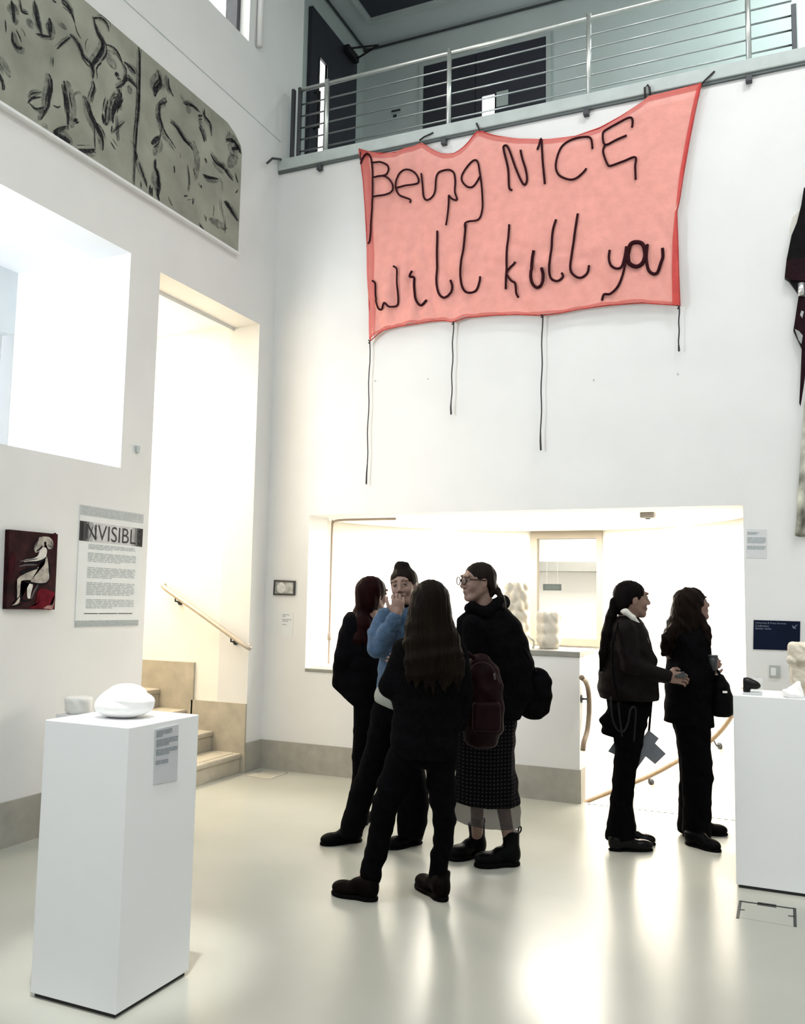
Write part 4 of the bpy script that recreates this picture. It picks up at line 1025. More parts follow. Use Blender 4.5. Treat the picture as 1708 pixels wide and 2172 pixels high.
# pebble sculpture
c = np.array([-2.385, 2.745, 1.005])
S = Field(c-[.2,.2,.02], c+[.2,.2,.2], 0.004)
ex_, ey_ = nrm((0.915,0.403,0)), nrm((-0.403,0.915,0)); R_ = np.array([ex_, ey_, [0,0,1]])
Rt_ = np.array([nrm(ex_+np.array([0,0,-.10])), ey_, nrm(np.array([0,0,1])+ex_*.10)])
S.ell(c+[0,0,.046], (.108,.088,.046), R_, .02); S.ell(c-ex_*.085+[0,0,.045], (.034,.05,.030), R_, .02); S.ell(c+ex_*.02+[0,0,.070], (.090,.088,.036), Rt_, .006); S.ell(c+ex_*.005+ey_*.02+[0,0,.098], (.066,.062,.030), Rt_, .006); S.cap(c-ex_*.05+[0,0,.06], c+ex_*.0+[0,0,.06], .05, .05, .03)
S.cut(c+[0,0,.002], (0,0,-1))
tag(S.build('pebble_sculpture', M_PLASTER, None, 2), 'smooth white ridged pebble-shaped sculpture on the tall foreground plinth', 'sculpture')
# low plinth with a white vessel, half hidden behind the foreground plinth
q = on_x(166, 1512, -3.98)
plinth(-4.07, -3.89, q[1]-0.09, q[1]+0.09, float(q[2])-0.003, 'low white plinth by the left wall hidden behind the foreground plinth')
z0 = float(q[2])-0.003; c = np.array([-3.98, q[1], z0]); S = Field(c-[.13,.13,.01], c+[.13,.13,.14], 0.005)
S.seg(c+[0,0,.03], c+[0,0,.08], .082,.075,.086,.08, (1,0,0), .01).ripple(.003, 60, 50, 40).cut(c, (0,0,-1)); S.cut(c+[0,0,.098], (0,0,1))
tag(S.build('white_vessel', M_PLASTER), 'small round white vessel behind the pebble sculpture near the left wall', 'sculpture')

# lumpy porcelain vases on the parapet sill
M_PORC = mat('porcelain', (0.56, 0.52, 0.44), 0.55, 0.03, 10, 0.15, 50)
def vase(cx, cy, z, H, R, label, prof, knobs, seed, lean=0.0):
    """prof: outline radii from foot to rim; knobs: (angle in degrees from the camera-right direction, height share, size) bulges pushed out of the wall"""
    t = np.array([cx, cy, z]); S = Field(t-[R*1.9,R*1.9,.01], t+[R*1.9,R*1.9,H+.06], 0.0045); n = len(prof)
    for k in range(n-1): S.cap(t+[lean*k/(n-1),0,H*k/(n-1)], t+[lean*(k+1)/(n-1),0,H*(k+1)/(n-1)], R*prof[k], R*prof[k+1], .02)
    for a, hz, sz in knobs:
        d = ex_*math.cos(math.radians(a)) + ey_*math.sin(math.radians(a)); rr = R*np.interp(hz, np.linspace(0,1,n), prof)*.9
        S.ell(t+d*rr+[lean*hz,0,H*hz], (R*.30*sz,R*.30*sz,R*.40*sz), None, .020)
    S.ell(t+[lean,0,H+R*.35], (R*.62,R*.62,R*.9), None, .012, 'sub'); S.cut(t, (0,0,-1)); S.ripple(.0015, 70, 60, 50)
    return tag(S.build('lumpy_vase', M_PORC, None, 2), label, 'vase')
zs = pz1+0.042
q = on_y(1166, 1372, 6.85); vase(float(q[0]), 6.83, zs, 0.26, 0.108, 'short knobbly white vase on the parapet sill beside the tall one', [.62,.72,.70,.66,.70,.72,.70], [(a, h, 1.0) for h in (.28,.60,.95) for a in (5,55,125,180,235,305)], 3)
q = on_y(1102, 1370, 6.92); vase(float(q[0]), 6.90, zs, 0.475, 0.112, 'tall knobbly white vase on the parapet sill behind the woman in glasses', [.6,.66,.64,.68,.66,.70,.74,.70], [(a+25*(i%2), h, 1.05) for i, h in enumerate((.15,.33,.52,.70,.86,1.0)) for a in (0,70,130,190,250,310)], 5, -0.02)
q = on_y(1128, 1352, 6.72)
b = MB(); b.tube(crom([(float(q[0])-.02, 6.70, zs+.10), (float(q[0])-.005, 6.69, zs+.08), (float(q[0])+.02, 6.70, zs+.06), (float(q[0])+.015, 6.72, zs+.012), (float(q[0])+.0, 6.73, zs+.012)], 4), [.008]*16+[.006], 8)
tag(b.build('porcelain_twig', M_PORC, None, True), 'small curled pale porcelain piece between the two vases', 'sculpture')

# casts on the right plinth
zp = 0.998
hd = on_y(1715, 1425, 5.28); c = np.array([hd[0], 5.27, zp])
S = Field(c-[.16,.16,.005], c+[.18,.16,.33], 0.005)
S.box(c+[.015,0,.165], (.105,.09,.115), np.array([nrm((1,.1,0)), nrm((-.1,1,0)), (0,0,1)]), .03, .02); S.box(c+[.02,0,.245], (.115,.095,.035), None, .012, .02)
S.cap(c+[-.09,-.085,.19], c+[.11,-.09,.20], .018, .016, .02); S.ell(c+[.03,-.10,.13], (.03,.03,.06), None, .02); S.ell(c+[-.03,-.10,.165], (.03,.02,.02), None, .015, 'sub'); S.ell(c+[.09,-.10,.165], (.03,.02,.02), None, .015, 'sub')
S.cap(c+[.02,0,.0], c+[.02,0,.08], .075, .07, .03); S.ripple(.0025, 90, 70, 80).cut(c, (0,0,-1))
tag(S.build('cast_head', mat('aged_plaster', (0.56, 0.51, 0.42), 0.85, 0.2, 12, 0.5, 45)), 'yellowed blocky plaster cast with a heavy brow on the right plinth', 'sculpture')
q = on_y(1688, 1476, 5.13); c = np.array([q[0], 5.14, zp]); S = Field(c-[.1,.07,.005], c+[.1,.07,.12], 0.004)
S.cap(c+[0,0,.02], c+[.015,0,.075], .045, .016, .01); S.ell(c+[-.03,-.01,.02], (.035,.03,.03), None, .01); S.ripple(.004, 80, 90, 60).cut(c, (0,0,-1))
tag(S.build('plaster_shard', M_PLASTER), 'small pointed white plaster piece in front of the yellowed cast', 'sculpture')
q = on_y(1596, 1470, 5.17); ac = thing('acrylic_stand', (q[0], 5.18, zp), 'low clear acrylic stand under the dark sculpture on the right plinth', 'stand')
M_ACR = mat('acrylic', (0.85,0.88,0.88), 0.08, 0.0, alpha=0.3)
box_obj('base_plate', (q[0]-.045, 5.13, zp), (q[0]+.05, 5.24, zp+.012), mat('acrylic_base', (0.5,0.53,0.53), 0.15, 0.02), ac, .002)
box_obj('back_panel', (q[0]-.04, 5.232, zp+.012), (q[0]+.05, 5.238, zp+.085), M_ACR, ac)
c = np.array([q[0], 5.18, zp+.012]); S = Field(c-[.1,.06,.002], c+[.1,.06,.1], 0.003)
S.ell(c+[-.005,0,.044], (.05,.03,.026), np.array([nrm((1,0,-.25)), (0,1,0), nrm((.25,0,1))]), .01); S.ell(c+[-.03,0,.055], (.03,.028,.022), None, .015); S.cap(c+[-.03,0,.03], c+[-.035,0,.0], .02, .026, .012)
S.cut(c, (0,0,-1)); S.cut(c+[-.046,0,0], (-1,0,0))
tag(S.build('dark_sculpture', mat('dark_bronze', (0.006,0.0045,0.005), 0.35, 0.2, 20, spec=0.2)), 'small glossy dark rounded sculpture at the left end of the right plinth', 'sculpture')

# hanging garment work at the right edge of the back wall
gm = thing('hanging_garment', on_y(1705, 860, YW), 'dark maroon leather garment work hanging on the back wall at the right edge', 'artwork')
def gz(p, d): return on_y(1640 + p[0]/4.344, 380 + p[1]/4.344, YW-d)
def lay(nm, pl, d, th, m, ext=900):
    P = [gz(q_, d) for q_ in pl]; b = MB(); b.prism(P, (0, th, 0)); o = b.build(nm, m, gm)
    return o
M_LEA = mat('black_leather', (0.0035,0.003,0.0035), 0.5, 0.3, 15, 0.5, 25, spec=0.08); M_MAR = mat('maroon_leather', (0.013,0.0035,0.006), 0.5, 0.3, 15, 0.5, 25, spec=0.08); M_SILK = mat('grey_silk', (0.30,0.31,0.31), 0.4, 0.3, 20)
lay('leather_panel', [(330,60),(285,80),(260,240),(220,400),(170,520),(125,740),(108,900),(150,930),(232,1045),(460,1050),(760,700),(760,60)], .05, .05, M_LEA)
lay('maroon_panel', [(125,740),(108,900),(150,930),(255,935),(700,940),(700,700)], .06, .012, M_MAR)
lay('cream_lining', [(245,290),(180,350),(160,430),(170,520),(220,420),(260,260)], .03, .03, mat('cream_lining', (0.60,0.58,0.53), 0.8))
b = MB(); b.tube([gz((262,960),.06), gz((262,1075),.06)], .022, 12); b.build('silver_clasp', mat('silver', (0.75,0.75,0.75), 0.25, metal=.8), gm, True)
lay('lower_panel', [(235,1080),(205,1280),(188,1390),(240,1500),(265,1555),(520,1560),(520,1080)], .055, .04, M_MAR)
lay('silk_patch', [(262,1210),(250,1250),(270,1280),(285,1220)], .06, .005, M_SILK); lay('silk_patch', [(200,1380),(235,1480),(262,1520),(275,1440),(240,1400)], .06, .005, M_SILK)
lay('tapered_strap', [(265,1555),(255,1800),(242,2060),(255,2090),(285,1900),(330,1560)], .05, .02, M_MAR)
# pale patterned cloth hanging below the garment
dp = thing('draped_cloth', on_y(1700, 1135, YW), 'pale grey-green patterned cloth hanging below the leather garment at the right edge', 'artwork')
V = []; F = []; n, mrows = 40, 30
for j in range(mrows+1):
    y = 850 + (1136-850)*j/mrows
    for i in range(n+1):
        x0 = np.interp(y, [850, 900, 950, 1000, 1060, 1100, 1136], [1706, 1704, 1700, 1697, 1692, 1690, 1686])
        x = x0 + i*5.0; dpt = .045 + .025*math.sin(i*.55+.3*j/5) + .012*math.sin(i*1.4+j*.2)
        V.append(on_y(x, y + 3*math.sin(i*.5), YW-dpt))
for j in range(mrows):
    for i in range(n): a = j*(n+1)+i; F.append((a, a+n+1, a+n+2, a+1))
o = mk('cloth', V, F, mat('patterned_cloth', (0.36,0.36,0.30), 0.9, 0.65, 9, 0.3, 40), dp, True)
md = o.modifiers.new('thickness', 'SOLIDIFY'); md.thickness = 0.006

# floor access hatch at right
ht = thing('floor_hatch', (-0.13, 4.73, 0), 'flush floor hatch outlined by dark metal edges in front of the right plinth', 'hatch')
M_GAP = mat('hatch_edge', (0.022,0.026,0.026), 0.5)
def strip(nm, a, b_, w):
    p, q_ = on_z(*a), on_z(*b_); t = nrm(q_-p); s_ = np.array([-t[1], t[0], 0])*w/2
    b = MB(); b.prism([p+s_, q_+s_, q_-s_, p-s_], (0, 0, .0025)); b.build(nm, M_GAP, ht)
strip('edge', (1571,1912), (1686,1928), .012); strip('edge', (1571,1911), (1565,1948), .014); strip('edge', (1686,1927), (1687,1966), .014)
strip('lifting_bar', (1607,1917), (1647,1923), .045); strip('notch', (1569,1930), (1580,1931), .012); strip('notch', (1672,1943), (1687,1945), .012)
b = MB(); p = [on_z(*a) for a in ((1573,1914),(1684,1929),(1684,1966),(1568,1946))]; b.prism(p, (0,0,.0012)); b.build('cover', M_FLOOR, ht)
fh = thing('floor_plate', (-4.0, 6.35, 0), 'flush square plate in the floor by the back corner', 'plate')
p = [on_z(*a) for a in ((520,1646),(573,1653),(611,1639),(559,1634))]; b = MB(); b.prism(p, (0,0,.002)); b.build('cover', mat('floor_plate', (0.40,0.385,0.33), 0.45, 0.06, 12), fh)
b = MB()
for i in range(4):
    a, c_ = p[i], p[(i+1) % 4]; t = nrm(c_-a); s_ = np.array([-t[1], t[0], 0])*.003
    b.prism([a+s_, c_+s_, c_-s_, a-s_], (0,0,.003))
b.build('edge', M_BASE, fh)

# ------------------------------------------------------------------ people
EX = nrm((CR[0], CR[1], 0)); EY = np.array([-EX[1], EX[0], 0.0]); EZ = np.array([0, 0, 1.0])
def facing(deg): a = math.radians(deg); return EX*math.cos(a) + EY*math.sin(a)

class Shape:
    """records modelling steps, then meshes them in a grid that just fits"""
    def __init__(s): s.ops = []; s.lo = np.full(3, 9e9); s.hi = -s.lo; s.post = []
    def _b(s, pts, R):
        for p in pts: s.lo = np.minimum(s.lo, np.asarray(p)-R); s.hi = np.maximum(s.hi, np.asarray(p)+R)
    def cap(s, a, b, ra, rb, k=.015, op='add'):
        if op == 'add': s._b((a, b), max(ra, rb))
        s.ops.append(('cap', (a, b, ra, rb, k, op))); return s
    def chain(s, pts, rads, k=.015):
        for i in range(len(pts)-1): s.cap(pts[i], pts[i+1], rads[i], rads[i+1], k)
        return s
    def ell(s, c, rad, R=None, k=.015, op='add'):
        if op == 'add': s._b((c,), max(rad))
        s.ops.append(('ell', (c, rad, R, k, op))); return s
    def box(s, c, half, R=None, rnd=.01, k=.01, op='add'):
        if op == 'add': s._b((c,), float(np.linalg.norm(half)))
        s.ops.append(('box', (c, half, R, rnd, k, op))); return s
    def seg(s, a, b, ua, va, ub, vb, U, k=.02, op='add'):
        s._b((a, b), max(ua, va, ub, vb)); s.ops.append(('seg', (a, b, ua, va, ub, vb, U, k, op))); return s
    def cut(s, p, n): s.post.append(('cut', (p, n))); return s
    def ripple(s, *a): s.post.append(('ripple', a)); return s
    def build(s, name, m, parent, res=.008, relax=1, zfine=None):
        F = Field(s.lo-.02, s.hi+.02, res, zfine)
        for f, a in s.ops: getattr(F, f)(*a)
        for f, a in s.post: getattr(F, f)(*a)
        return F.build(name, m, parent, relax)

class Person:
    def __init__(s, d0, base, label):
        s.d0 = d0; s.mpp = d0/FPX
        s.root = thing('person', on_z(*base), label, 'person')
    def W(s, x, y, dd=0.0): return at(x, y, s.d0+dd)
    def loft(s, S, secs, k=.03):
        """secs: (y, x_left, x_right, half depth[, depth offset])"""
        q = []
        for e in secs:
            dd = e[4] if len(e) > 4 else 0.0
            q.append((s.W((e[1]+e[2])/2, e[0], dd), (e[2]-e[1])/2*s.mpp*(s.d0+dd)/s.d0, e[3]))
        for i in range(len(q)-1): S.seg(q[i][0], q[i+1][0], q[i][1], q[i][2], q[i+1][1], q[i+1][2], EX, k)
        return S
    def hem(s, S, a, b, down=True):
        """cut below the line through two photo points, across the whole depth"""
        A, B = s.W(*a), s.W(*b); n = np.cross(B-A, EY); n = n if n[2] < 0 else -n
        S.cut(A, n if down else -n); return S

SKIN = mat('skin', (0.19, 0.112, 0.085), 0.55, 0.08, 25, 0.08, 200)
SKIN2 = mat('skin_fair', (0.215, 0.135, 0.105), 0.55, 0.08, 25, 0.08, 200)
M_LIP = mat('lips', (0.10, 0.038, 0.035), 0.45, 0.08, 40); M_EYEW = mat('eye_white', (0.22, 0.21, 0.20), 0.25, 0.02, 40); M_IRIS = mat('iris', (0.02, 0.013, 0.010), 0.2, 0.1, 40); M_BROW = mat('eyebrow', (0.02, 0.013, 0.010), 0.8, 0.2, 80)

def head_frame(o, f, tilt=None):
    f = nrm(f); up = EZ if tilt is None else nrm(tilt); r_ = nrm(np.cross(f, up)); u_ = np.cross(r_, f)
    return o, np.array([r_, f, u_])
def add_head(S, o, R, hs=1.0):
    L = lambda x, y, z: o + hs*(R[0]*x + R[1]*y + R[2]*z)
    e = lambda c, r, k=.015, op='add': S.ell(L(*c), np.array(r)*hs, R, k*hs, op)
    c = lambda a, b, ra, rb, k=.01, op='add': S.cap(L(*a), L(*b), ra*hs, rb*hs, k*hs, op)
    e((0,-.016,.028), (.073,.090,.077)); e((0,.022,-.02), (.060,.066,.085), .03); e((0,.058,-.092), (.024,.020,.018), .03)
    for q in (-1, 1):
        c((q*.050,-.005,-.045), (q*.022,.056,-.095), .020, .016, .025)
        e((q*.038,.058,-.030), (.022,.022,.024), .02); e((q*.034,.082,.030), (.022,.010,.010), .015)
        e((q*.073,-.004,-.010), (.008,.018,.030), .006); e((q*.013,.096,-.033), (.009,.010,.008), .006)
        S.ell(L(q*.031,.092,.006), np.array((.017,.014,.012))*hs, R, .012*hs, 'sub')
        c((q*.017,.0815,.0105), (q*.031,.0865,.0125), .004, .0048, .003); c((q*.031,.0865,.0125), (q*.046,.0775,.0095), .0048, .004, .003)
        c((q*.018,.0805,.0005), (q*.031,.0845,-.0015), .0035, .004, .003); c((q*.031,.0845,-.0015), (q*.045,.0765,.0015), .004, .0035, .003)
    c((0,.080,.022), (0,.101,-.022), .0085, .0105, .010); e((0,.105,-.026), (.010,.010,.009), .006)
    e((0,.080,-.056), (.024,.010,.0075), .012); e((0,.078,-.067), (.020,.010,.0075), .012)
    c((0,-.02,-.06), (0,-.035,-.16), .050, .052, .02)
    return L
def add_face(P, L, R, hs=1.0):
    for q in (-1, 1):
        b = MB(); cc = L(q*.031,.0755,.006); n1, n2 = 12, 8; v = []; f = []; rr = .0125*hs
        for i in range(n2+1):
            for j in range(n1):
                t = math.pi*i/n2; p_ = 2*math.pi*j/n1
                v.append(cc + rr*(R[1]*math.cos(t) + math.sin(t)*(R[0]*math.cos(p_) + R[2]*math.sin(p_))))
        for i in range(n2):
            for j in range(n1): f.append((i*n1+j, i*n1+(j+1) % n1, (i+1)*n1+(j+1) % n1, (i+1)*n1+j))
        o = mk('eye', v, f, [M_EYEW, M_IRIS], P.root, True); o.data.polygons.foreach_set('material_index', [1 if i < 2 else 0 for i in range(n2) for j in range(n1)])
        b = MB(); b.tube([L(q*.014,.0885,.029), L(q*.032,.0885,.034), L(q*.050,.0745,.029)], [.0030*hs, .0032*hs, .0016*hs], 6); b.build('eyebrow', M_BROW, P.root, True)
    b = MB(); b.tube([L(-.021,.080,-.061), L(-.010,.0885,-.0575), L(0,.0905,-.0595), L(.010,.0885,-.0575), L(.021,.080,-.061)], [.002*hs, .0042*hs, .0040*hs, .0042*hs, .002*hs], 8)
    b.tube([L(-.018,.080,-.064), L(0,.0880,-.0675), L(.018,.080,-.064)], [.002*hs, .0048*hs, .002*hs], 8); b.build('lips', M_LIP, P.root, True)

def add_hand(S, w, d, n, thumb, curl=(20, 30, 25), size=1.0, spread=0.0):
    """w wrist, d finger direction, n palm-facing direction, thumb: +1/-1 side of d x n"""
    d = nrm(d); n = nrm(np.asarray(n, float) - d*(np.asarray(n, float) @ d)); s_ = np.cross(d, n)*thumb
    R = np.array([s_, d, n]); z = size
    S.ell(w+d*.045*z, (.040*z, .050*z, .016*z), R, .012); S.cap(w-d*.03, w+d*.02*z, .024*z, .026*z, .015)
    ln = [(.042,.026,.021), (.046,.030,.023), (.043,.028,.022), (.034,.021,.019)]
    for i in range(4):
        off = (.030-.020*i)*z; p = w + d*(.080-.004*abs(i-1.2))*z + s_*off; a = 0.0; dd = nrm(d+s_*spread*(1.5-i))
        for j in range(3):
            a += math.radians(curl[j]); v = dd*math.cos(a) + n*math.sin(a); q = p+v*ln[i][j]*z
            S.cap(p, q, (.0088-.0008*j)*z, (.0080-.0008*j)*z, .003); p = q
    p = w + s_*.022*z + d*.022*z; v1 = nrm(s_*.75+d*.6+n*.25); q = p+v1*.040*z; v2 = nrm(s_*.35+d*.85+n*.45); q2 = q+v2*.030*z; q3 = q2+nrm(d*.8+n*.6)*.024*z
    S.cap(p, q, .013*z, .011*z, .008).cap(q, q2, .0105*z, .0095*z, .003).cap(q2, q3, .0095*z, .008*z, .003)

def add_limb(S, a, b, c, ra, rb, rc, k=.02): S.cap(a, b, ra, rb, k).cap(b, c, rb, rc, k)

def make_body(P, hd, hs, pel, neck, sh, arms, legs, skin, hands, res=.006):
    """one continuous figure. sh: (left,right) shoulders; arms: [(elbow, wrist)]; legs: [(hip, knee, ankle, toe)]; hands: [(d, n, thumb, curl)]"""
    S = Shape(); o, R = hd; L = add_head(S, o, R, hs)
    S.cap(L(0,-.03,-.10), neck, .048*hs, .056, .02)
    mid = (pel+neck)/2
    ax = nrm(sh[1]-sh[0])
    S.seg(neck-EZ*.05, mid, .11, .075, .105, .075, ax, .03); S.seg(mid, pel, .105, .075, .108, .078, ax, .03)
    for q, (el, wr) in zip(sh, arms): S.cap(neck-EZ*.04, q, .05, .045, .03); add_limb(S, q, el, wr, .043, .035, .025)
    for hip, kn, an, to in legs: add_limb(S, hip, kn, an, .060, .043, .032, .02); S.cap(an, to, .030, .022, .02)
    zf = [(o[2]-.16, o[2]+.12, .0042)]
    for (el, wr), h in zip(arms, hands):
        add_hand(S, wr, *h); zf.append((wr[2]-.11, wr[2]+.13, .0045))
    b = S.build('body', skin, P.root, (.0048, .0048, .012), 1, zf)
    return L, R

def hair_cap(S, L, R, hs, thick=.010, line=.055, sides=True, drop=0.0):
    S.ell(L(0,-.018,.028), np.array((.075+thick, .092+thick, .079+thick))*hs, R, .01)
    S.ell(L(0,-.045,-.03), np.array((.070+thick, .060+thick, .075+thick))*hs, R, .02)
def face_cut(S, L, R, hs, line=.055, w=.075):
    S.ell(L(0,.10,line-.112), np.array((w,.078,.108))*hs, R, .012, 'sub'); S.ell(L(0,.13,-.03), np.array((.10,.06,.10))*hs, R, .01, 'sub')

def shoe(P, heel, toe, h, m, ms, wid=.040, shaft=.048, ankle=None, name='shoe', sole=.014, heelh=0.0, loop=False):
    """heel, toe: photo points on the floor; h: height of the opening"""
    a, t = on_z(*heel), on_z(*toe); v = nrm(t-a); s_ = np.cross(EZ, v); Ln = np.linalg.norm(t-a)
    if Ln < .20: t = a+v*.235
    if Ln > .28: t = a+v*.275
    Ln = np.linalg.norm(t-a); R = np.array([s_, v, EZ]); A = a+v*.042; an = A+EZ*h if ankle is None else np.array([ankle[0], ankle[1], h])
    S = Shape(); up = EZ*sole
    S.ell(a+v*.045+up+EZ*.026, (wid*.82, .047, .042), R, .02); S.ell(a+v*Ln*.68+up+EZ*.016, (wid*1.05, Ln*.33, .036), R, .03); S.ell(t-v*.055+up+EZ*.018, (wid*.92, .056, .030), R, .02)
    S.cap(a+v*Ln*.45+EZ*.045+up, A+EZ*.075, .034, .040, .03); S.cap(A+EZ*.05, an, .041, shaft, .02)
    S.cut(a+EZ*(sole*.8), -EZ); S.cut(np.array([0, 0, h]), EZ)
    o = S.build(name, m, P.root, .006)
    S = Shape(); S.ell(a+v*.045+EZ*.01, (wid*.88, .052, .03), R, .01); S.ell(a+v*Ln*.68+EZ*.01, (wid*1.12, Ln*.345, .03), R, .02); S.ell(t-v*.058+EZ*.01, (wid*.98, .062, .03), R, .02); S.seg(a+v*.05+EZ*.008, t-v*.06+EZ*.008, wid*.78, .02, wid*.9, .02, s_, .02)
    S.cut(a, -EZ); S.cut(a+EZ*(sole+.002), EZ)
    so = S.build('sole', ms, P.root, .006); so.parent = o; so.matrix_parent_inverse = Matrix.Identity(4)
    if loop:
        b = MB(); bk = np.array([an[0], an[1], h])-v*(shaft-.002); b.tube(crom([bk-EZ*.02, bk+EZ*.012, bk+EZ*.018-v*.012, bk-v*.014-EZ*.0, bk-EZ*.018-v*.003], 4), .0045, 6); lo = b.build('pull_tab', m, P.root, True); lo.parent = o; lo.matrix_parent_inverse = Matrix.Identity(4)
    return a, t

M_BLK = mat('black_cotton', (0.0024, 0.0024, 0.0030), 0.9, 0.25, 20, 0.25, 45, spec=0.04); M_BLK2 = mat('black_wool', (0.0028, 0.0027, 0.0032), 0.95, 0.25, 30, 0.5, 90, spec=0.03); M_TRO = mat('black_trouser', (0.0020, 0.0020, 0.0025), 0.9, 0.2, 20, 0.2, 40, spec=0.03)
M_SHOEL = mat('black_shoe_leather', (0.0018, 0.0018, 0.0022), 0.5, 0.2, 20, spec=0.05); M_SOLE = mat('black_sole', (0.0018, 0.0018, 0.0018), 0.7, 0.2, 30, spec=0.05)
def hair_mat(n, c): return mat(n, c, 0.5, 0.35, 26, 0.55, 60, stretch=(1, 1, 0.12), spec=0.04)

# --- person A: dark red hair, black jacket, turned to the right and away
P = Person(5.55, (752, 1760), 'person with long dark red hair in a black jacket, leftmost of the group of four'); W = P.W
hd = head_frame(W(791, 1261), facing(38))
L, R = make_body(P, hd, .98, W(782, 1480), W(782, 1318), (W(752, 1330, -.05), W(808, 1330, .08)),
    [(W(742, 1400, -.05), W(752, 1440, .05)), (W(822, 1400, .12), W(815, 1440, .22))],
    [(W(772, 1490, -.03), W(765, 1625, -.02), on_z(748, 1758)+EZ*.07, on_z(775, 1744)+EZ*.03), (W(790, 1490, .08), W(772, 1625, .06), on_z(757, 1750)+EZ*.07, on_z(780, 1739)+EZ*.03)],
    SKIN, [(nrm(EY*.5-EZ), -EX, 1, (25,30,20)), (nrm(EY*.6-EZ*.8), EX, -1, (25,30,20))])
add_face(P, L, R, .98)
S = Shape(); hair_cap(S, L, R, .98, .014); P.loft(S, [(1245,768,812,.085),(1272,760,808,.085),(1300,750,800,.08),(1330,742,796,.10,-.03),(1362,742,788,.055,-.10)], .02)
face_cut(S, L, R, .98, .05, .066); S.ripple(.0015, 120, 120, 20); S.build('hair', hair_mat('dark_red_hair', (0.0085, 0.0016, 0.0016)), P.root, .0055)
S = Shape(); P.loft(S, [(1312,752,802,.08),(1322,730,808,.11),(1345,722,812,.125),(1372,717,816,.13),(1405,711,820,.135),(1440,709,822,.14),(1475,712,822,.14),(1500,735,818,.13)], .03)
S.chain([W(745,1325,-.06), W(728,1395,-.09), W(722,1452,-.03)], [.06,.055,.052], .03); S.ripple(.004, 22, 18, 30); P.hem(S, (703,1452), (757,1497)); S.build('jacket', M_BLK, P.root)
S = Shape(); P.loft(S, [(1468,748,812,.11,.02),(1500,752,806,.11,.02)], .02)
P.loft(S, [(1490,750,795,.085,-.03),(1550,750,792,.085,-.03),(1605,747,788,.08,-.02),(1650,748,784,.075,-.01),(1700,738,778,.08,0),(1757,730,770,.09,.0)], .015); P.loft(S, [(1490,772,808,.08,.08),(1600,762,798,.075,.06),(1690,748,782,.075,.05),(1748,740,774,.08,.03)], .012); P.hem(S, (700,1756), (800,1756)); S.build('trousers', M_TRO, P.root)
shoe(P, (738,1762), (775,1745), .09, M_SHOEL, M_SOLE); shoe(P, (748,1755), (784,1738), .09, M_SHOEL, M_SOLE)

# --- person B: blue sweater, hair in a top knot, hand raised to the mouth
P = Person(5.20, (800, 1795), 'person in a light blue sweater with a top knot, holding a hand to the mouth'); W = P.W
hd = head_frame(W(857, 1241), nrm(facing(254)-EZ*.06), nrm(EZ-EX*.13))
wr = W(841, 1304, -.165)
L, R = make_body(P, hd, 1.0, W(850, 1480), W(855, 1298), (W(815, 1308, -.02), W(895, 1308, .03)),
    [(W(799, 1378, -.07), wr), (W(905, 1388, -.04), W(872, 1400, -.19))],
    [(W(822, 1500), W(786, 1640, -.04), on_z(745, 1783)+EZ*.07, on_z(705, 1787)+EZ*.03), (W(868, 1500), W(868, 1640, -.02), on_z(880, 1787)+EZ*.07, on_z(845, 1795)+EZ*.03)],
    SKIN2, [(nrm(EX*.10+EZ*.95-EY*.1), nrm(EY-EX*.15), 1, (42,62,38)), (-EX, EY, 1, (25,30,20))])
add_face(P, L, R, 1.0)
S = Shape(); hair_cap(S, L, R, 1.0, .007); face_cut(S, L, R, 1.0, .062, .074); S.ell(L(.004,-.012,.112), (.047,.046,.028), R, .02); S.ell(L(.012,-.004,.128), (.026,.028,.016), R, .012); S.ell(L(-.022,-.004,.118), (.020,.022,.018), R, .012); S.cap(L(.062,-.03,-.02), L(.055,-.05,-.09), .02, .012, .02); S.ripple(.0012, 140, 140, 60)
S.build('hair', hair_mat('dark_brown_hair', (0.009, 0.0062, 0.005)), P.root, .005)
M_BLUE = mat('blue_mohair', (0.052, 0.092, 0.152), 0.95, 0.16, 35, 0.9, 110, sheen=0.1, spec=0.1)
S = Shape(); P.loft(S, [(1296,838,878,.075),(1306,816,898,.10),(1335,810,902,.118),(1380,806,904,.122),(1425,804,902,.122),(1475,797,898,.13)], .03)
S.chain([W(818,1310,-.03), W(803,1345,-.06), W(801,1373,-.08)], [.062,.062,.060], .02); S.chain([W(803,1375,-.09), W(820,1342,-.13), W(836,1316,-.16)], [.058,.050,.042], .015)
S.chain([W(893,1312,.02), W(905,1385,-.03), W(872,1400,-.17)], [.058,.055,.045], .02); S.ripple(.003, 55, 45, 60); P.hem(S, (790,1472), (900,1472)); S.build('sweater', M_BLUE, P.root, .007)
S = Shape(); S.chain([W(838,1309,-.162), W(834,1316,-.158)], [.040,.043], .01); o = S.build('cuff', M_BLUE, P.root, .006)
S = Shape(); P.loft(S, [(1285,842,874,.055),(1300,836,880,.07)], .01); S.build('collar', M_BLK2, P.root, .007)
S = Shape(); P.loft(S, [(1455,803,893,.118),(1480,796,893,.125),(1505,797,890,.125)], .02); S.ripple(.005, 45, 40, 10); P.hem(S, (793,1486), (850,1506)); S.build('shirt_tail', mat('white_shirt', (0.24,0.25,0.225), 0.85, 0.06, 20), P.root)
S = Shape(); P.loft(S, [(1480,800,890,.11),(1520,800,890,.11)], .03)
P.loft(S, [(1500,790,852,.10),(1560,779,833,.095,-.01),(1600,772,824,.09,-.02),(1640,759,811,.088,-.02),(1690,742,791,.09,-.01),(1730,729,780,.095,.0),(1774,718,768,.10,.01)], .02)
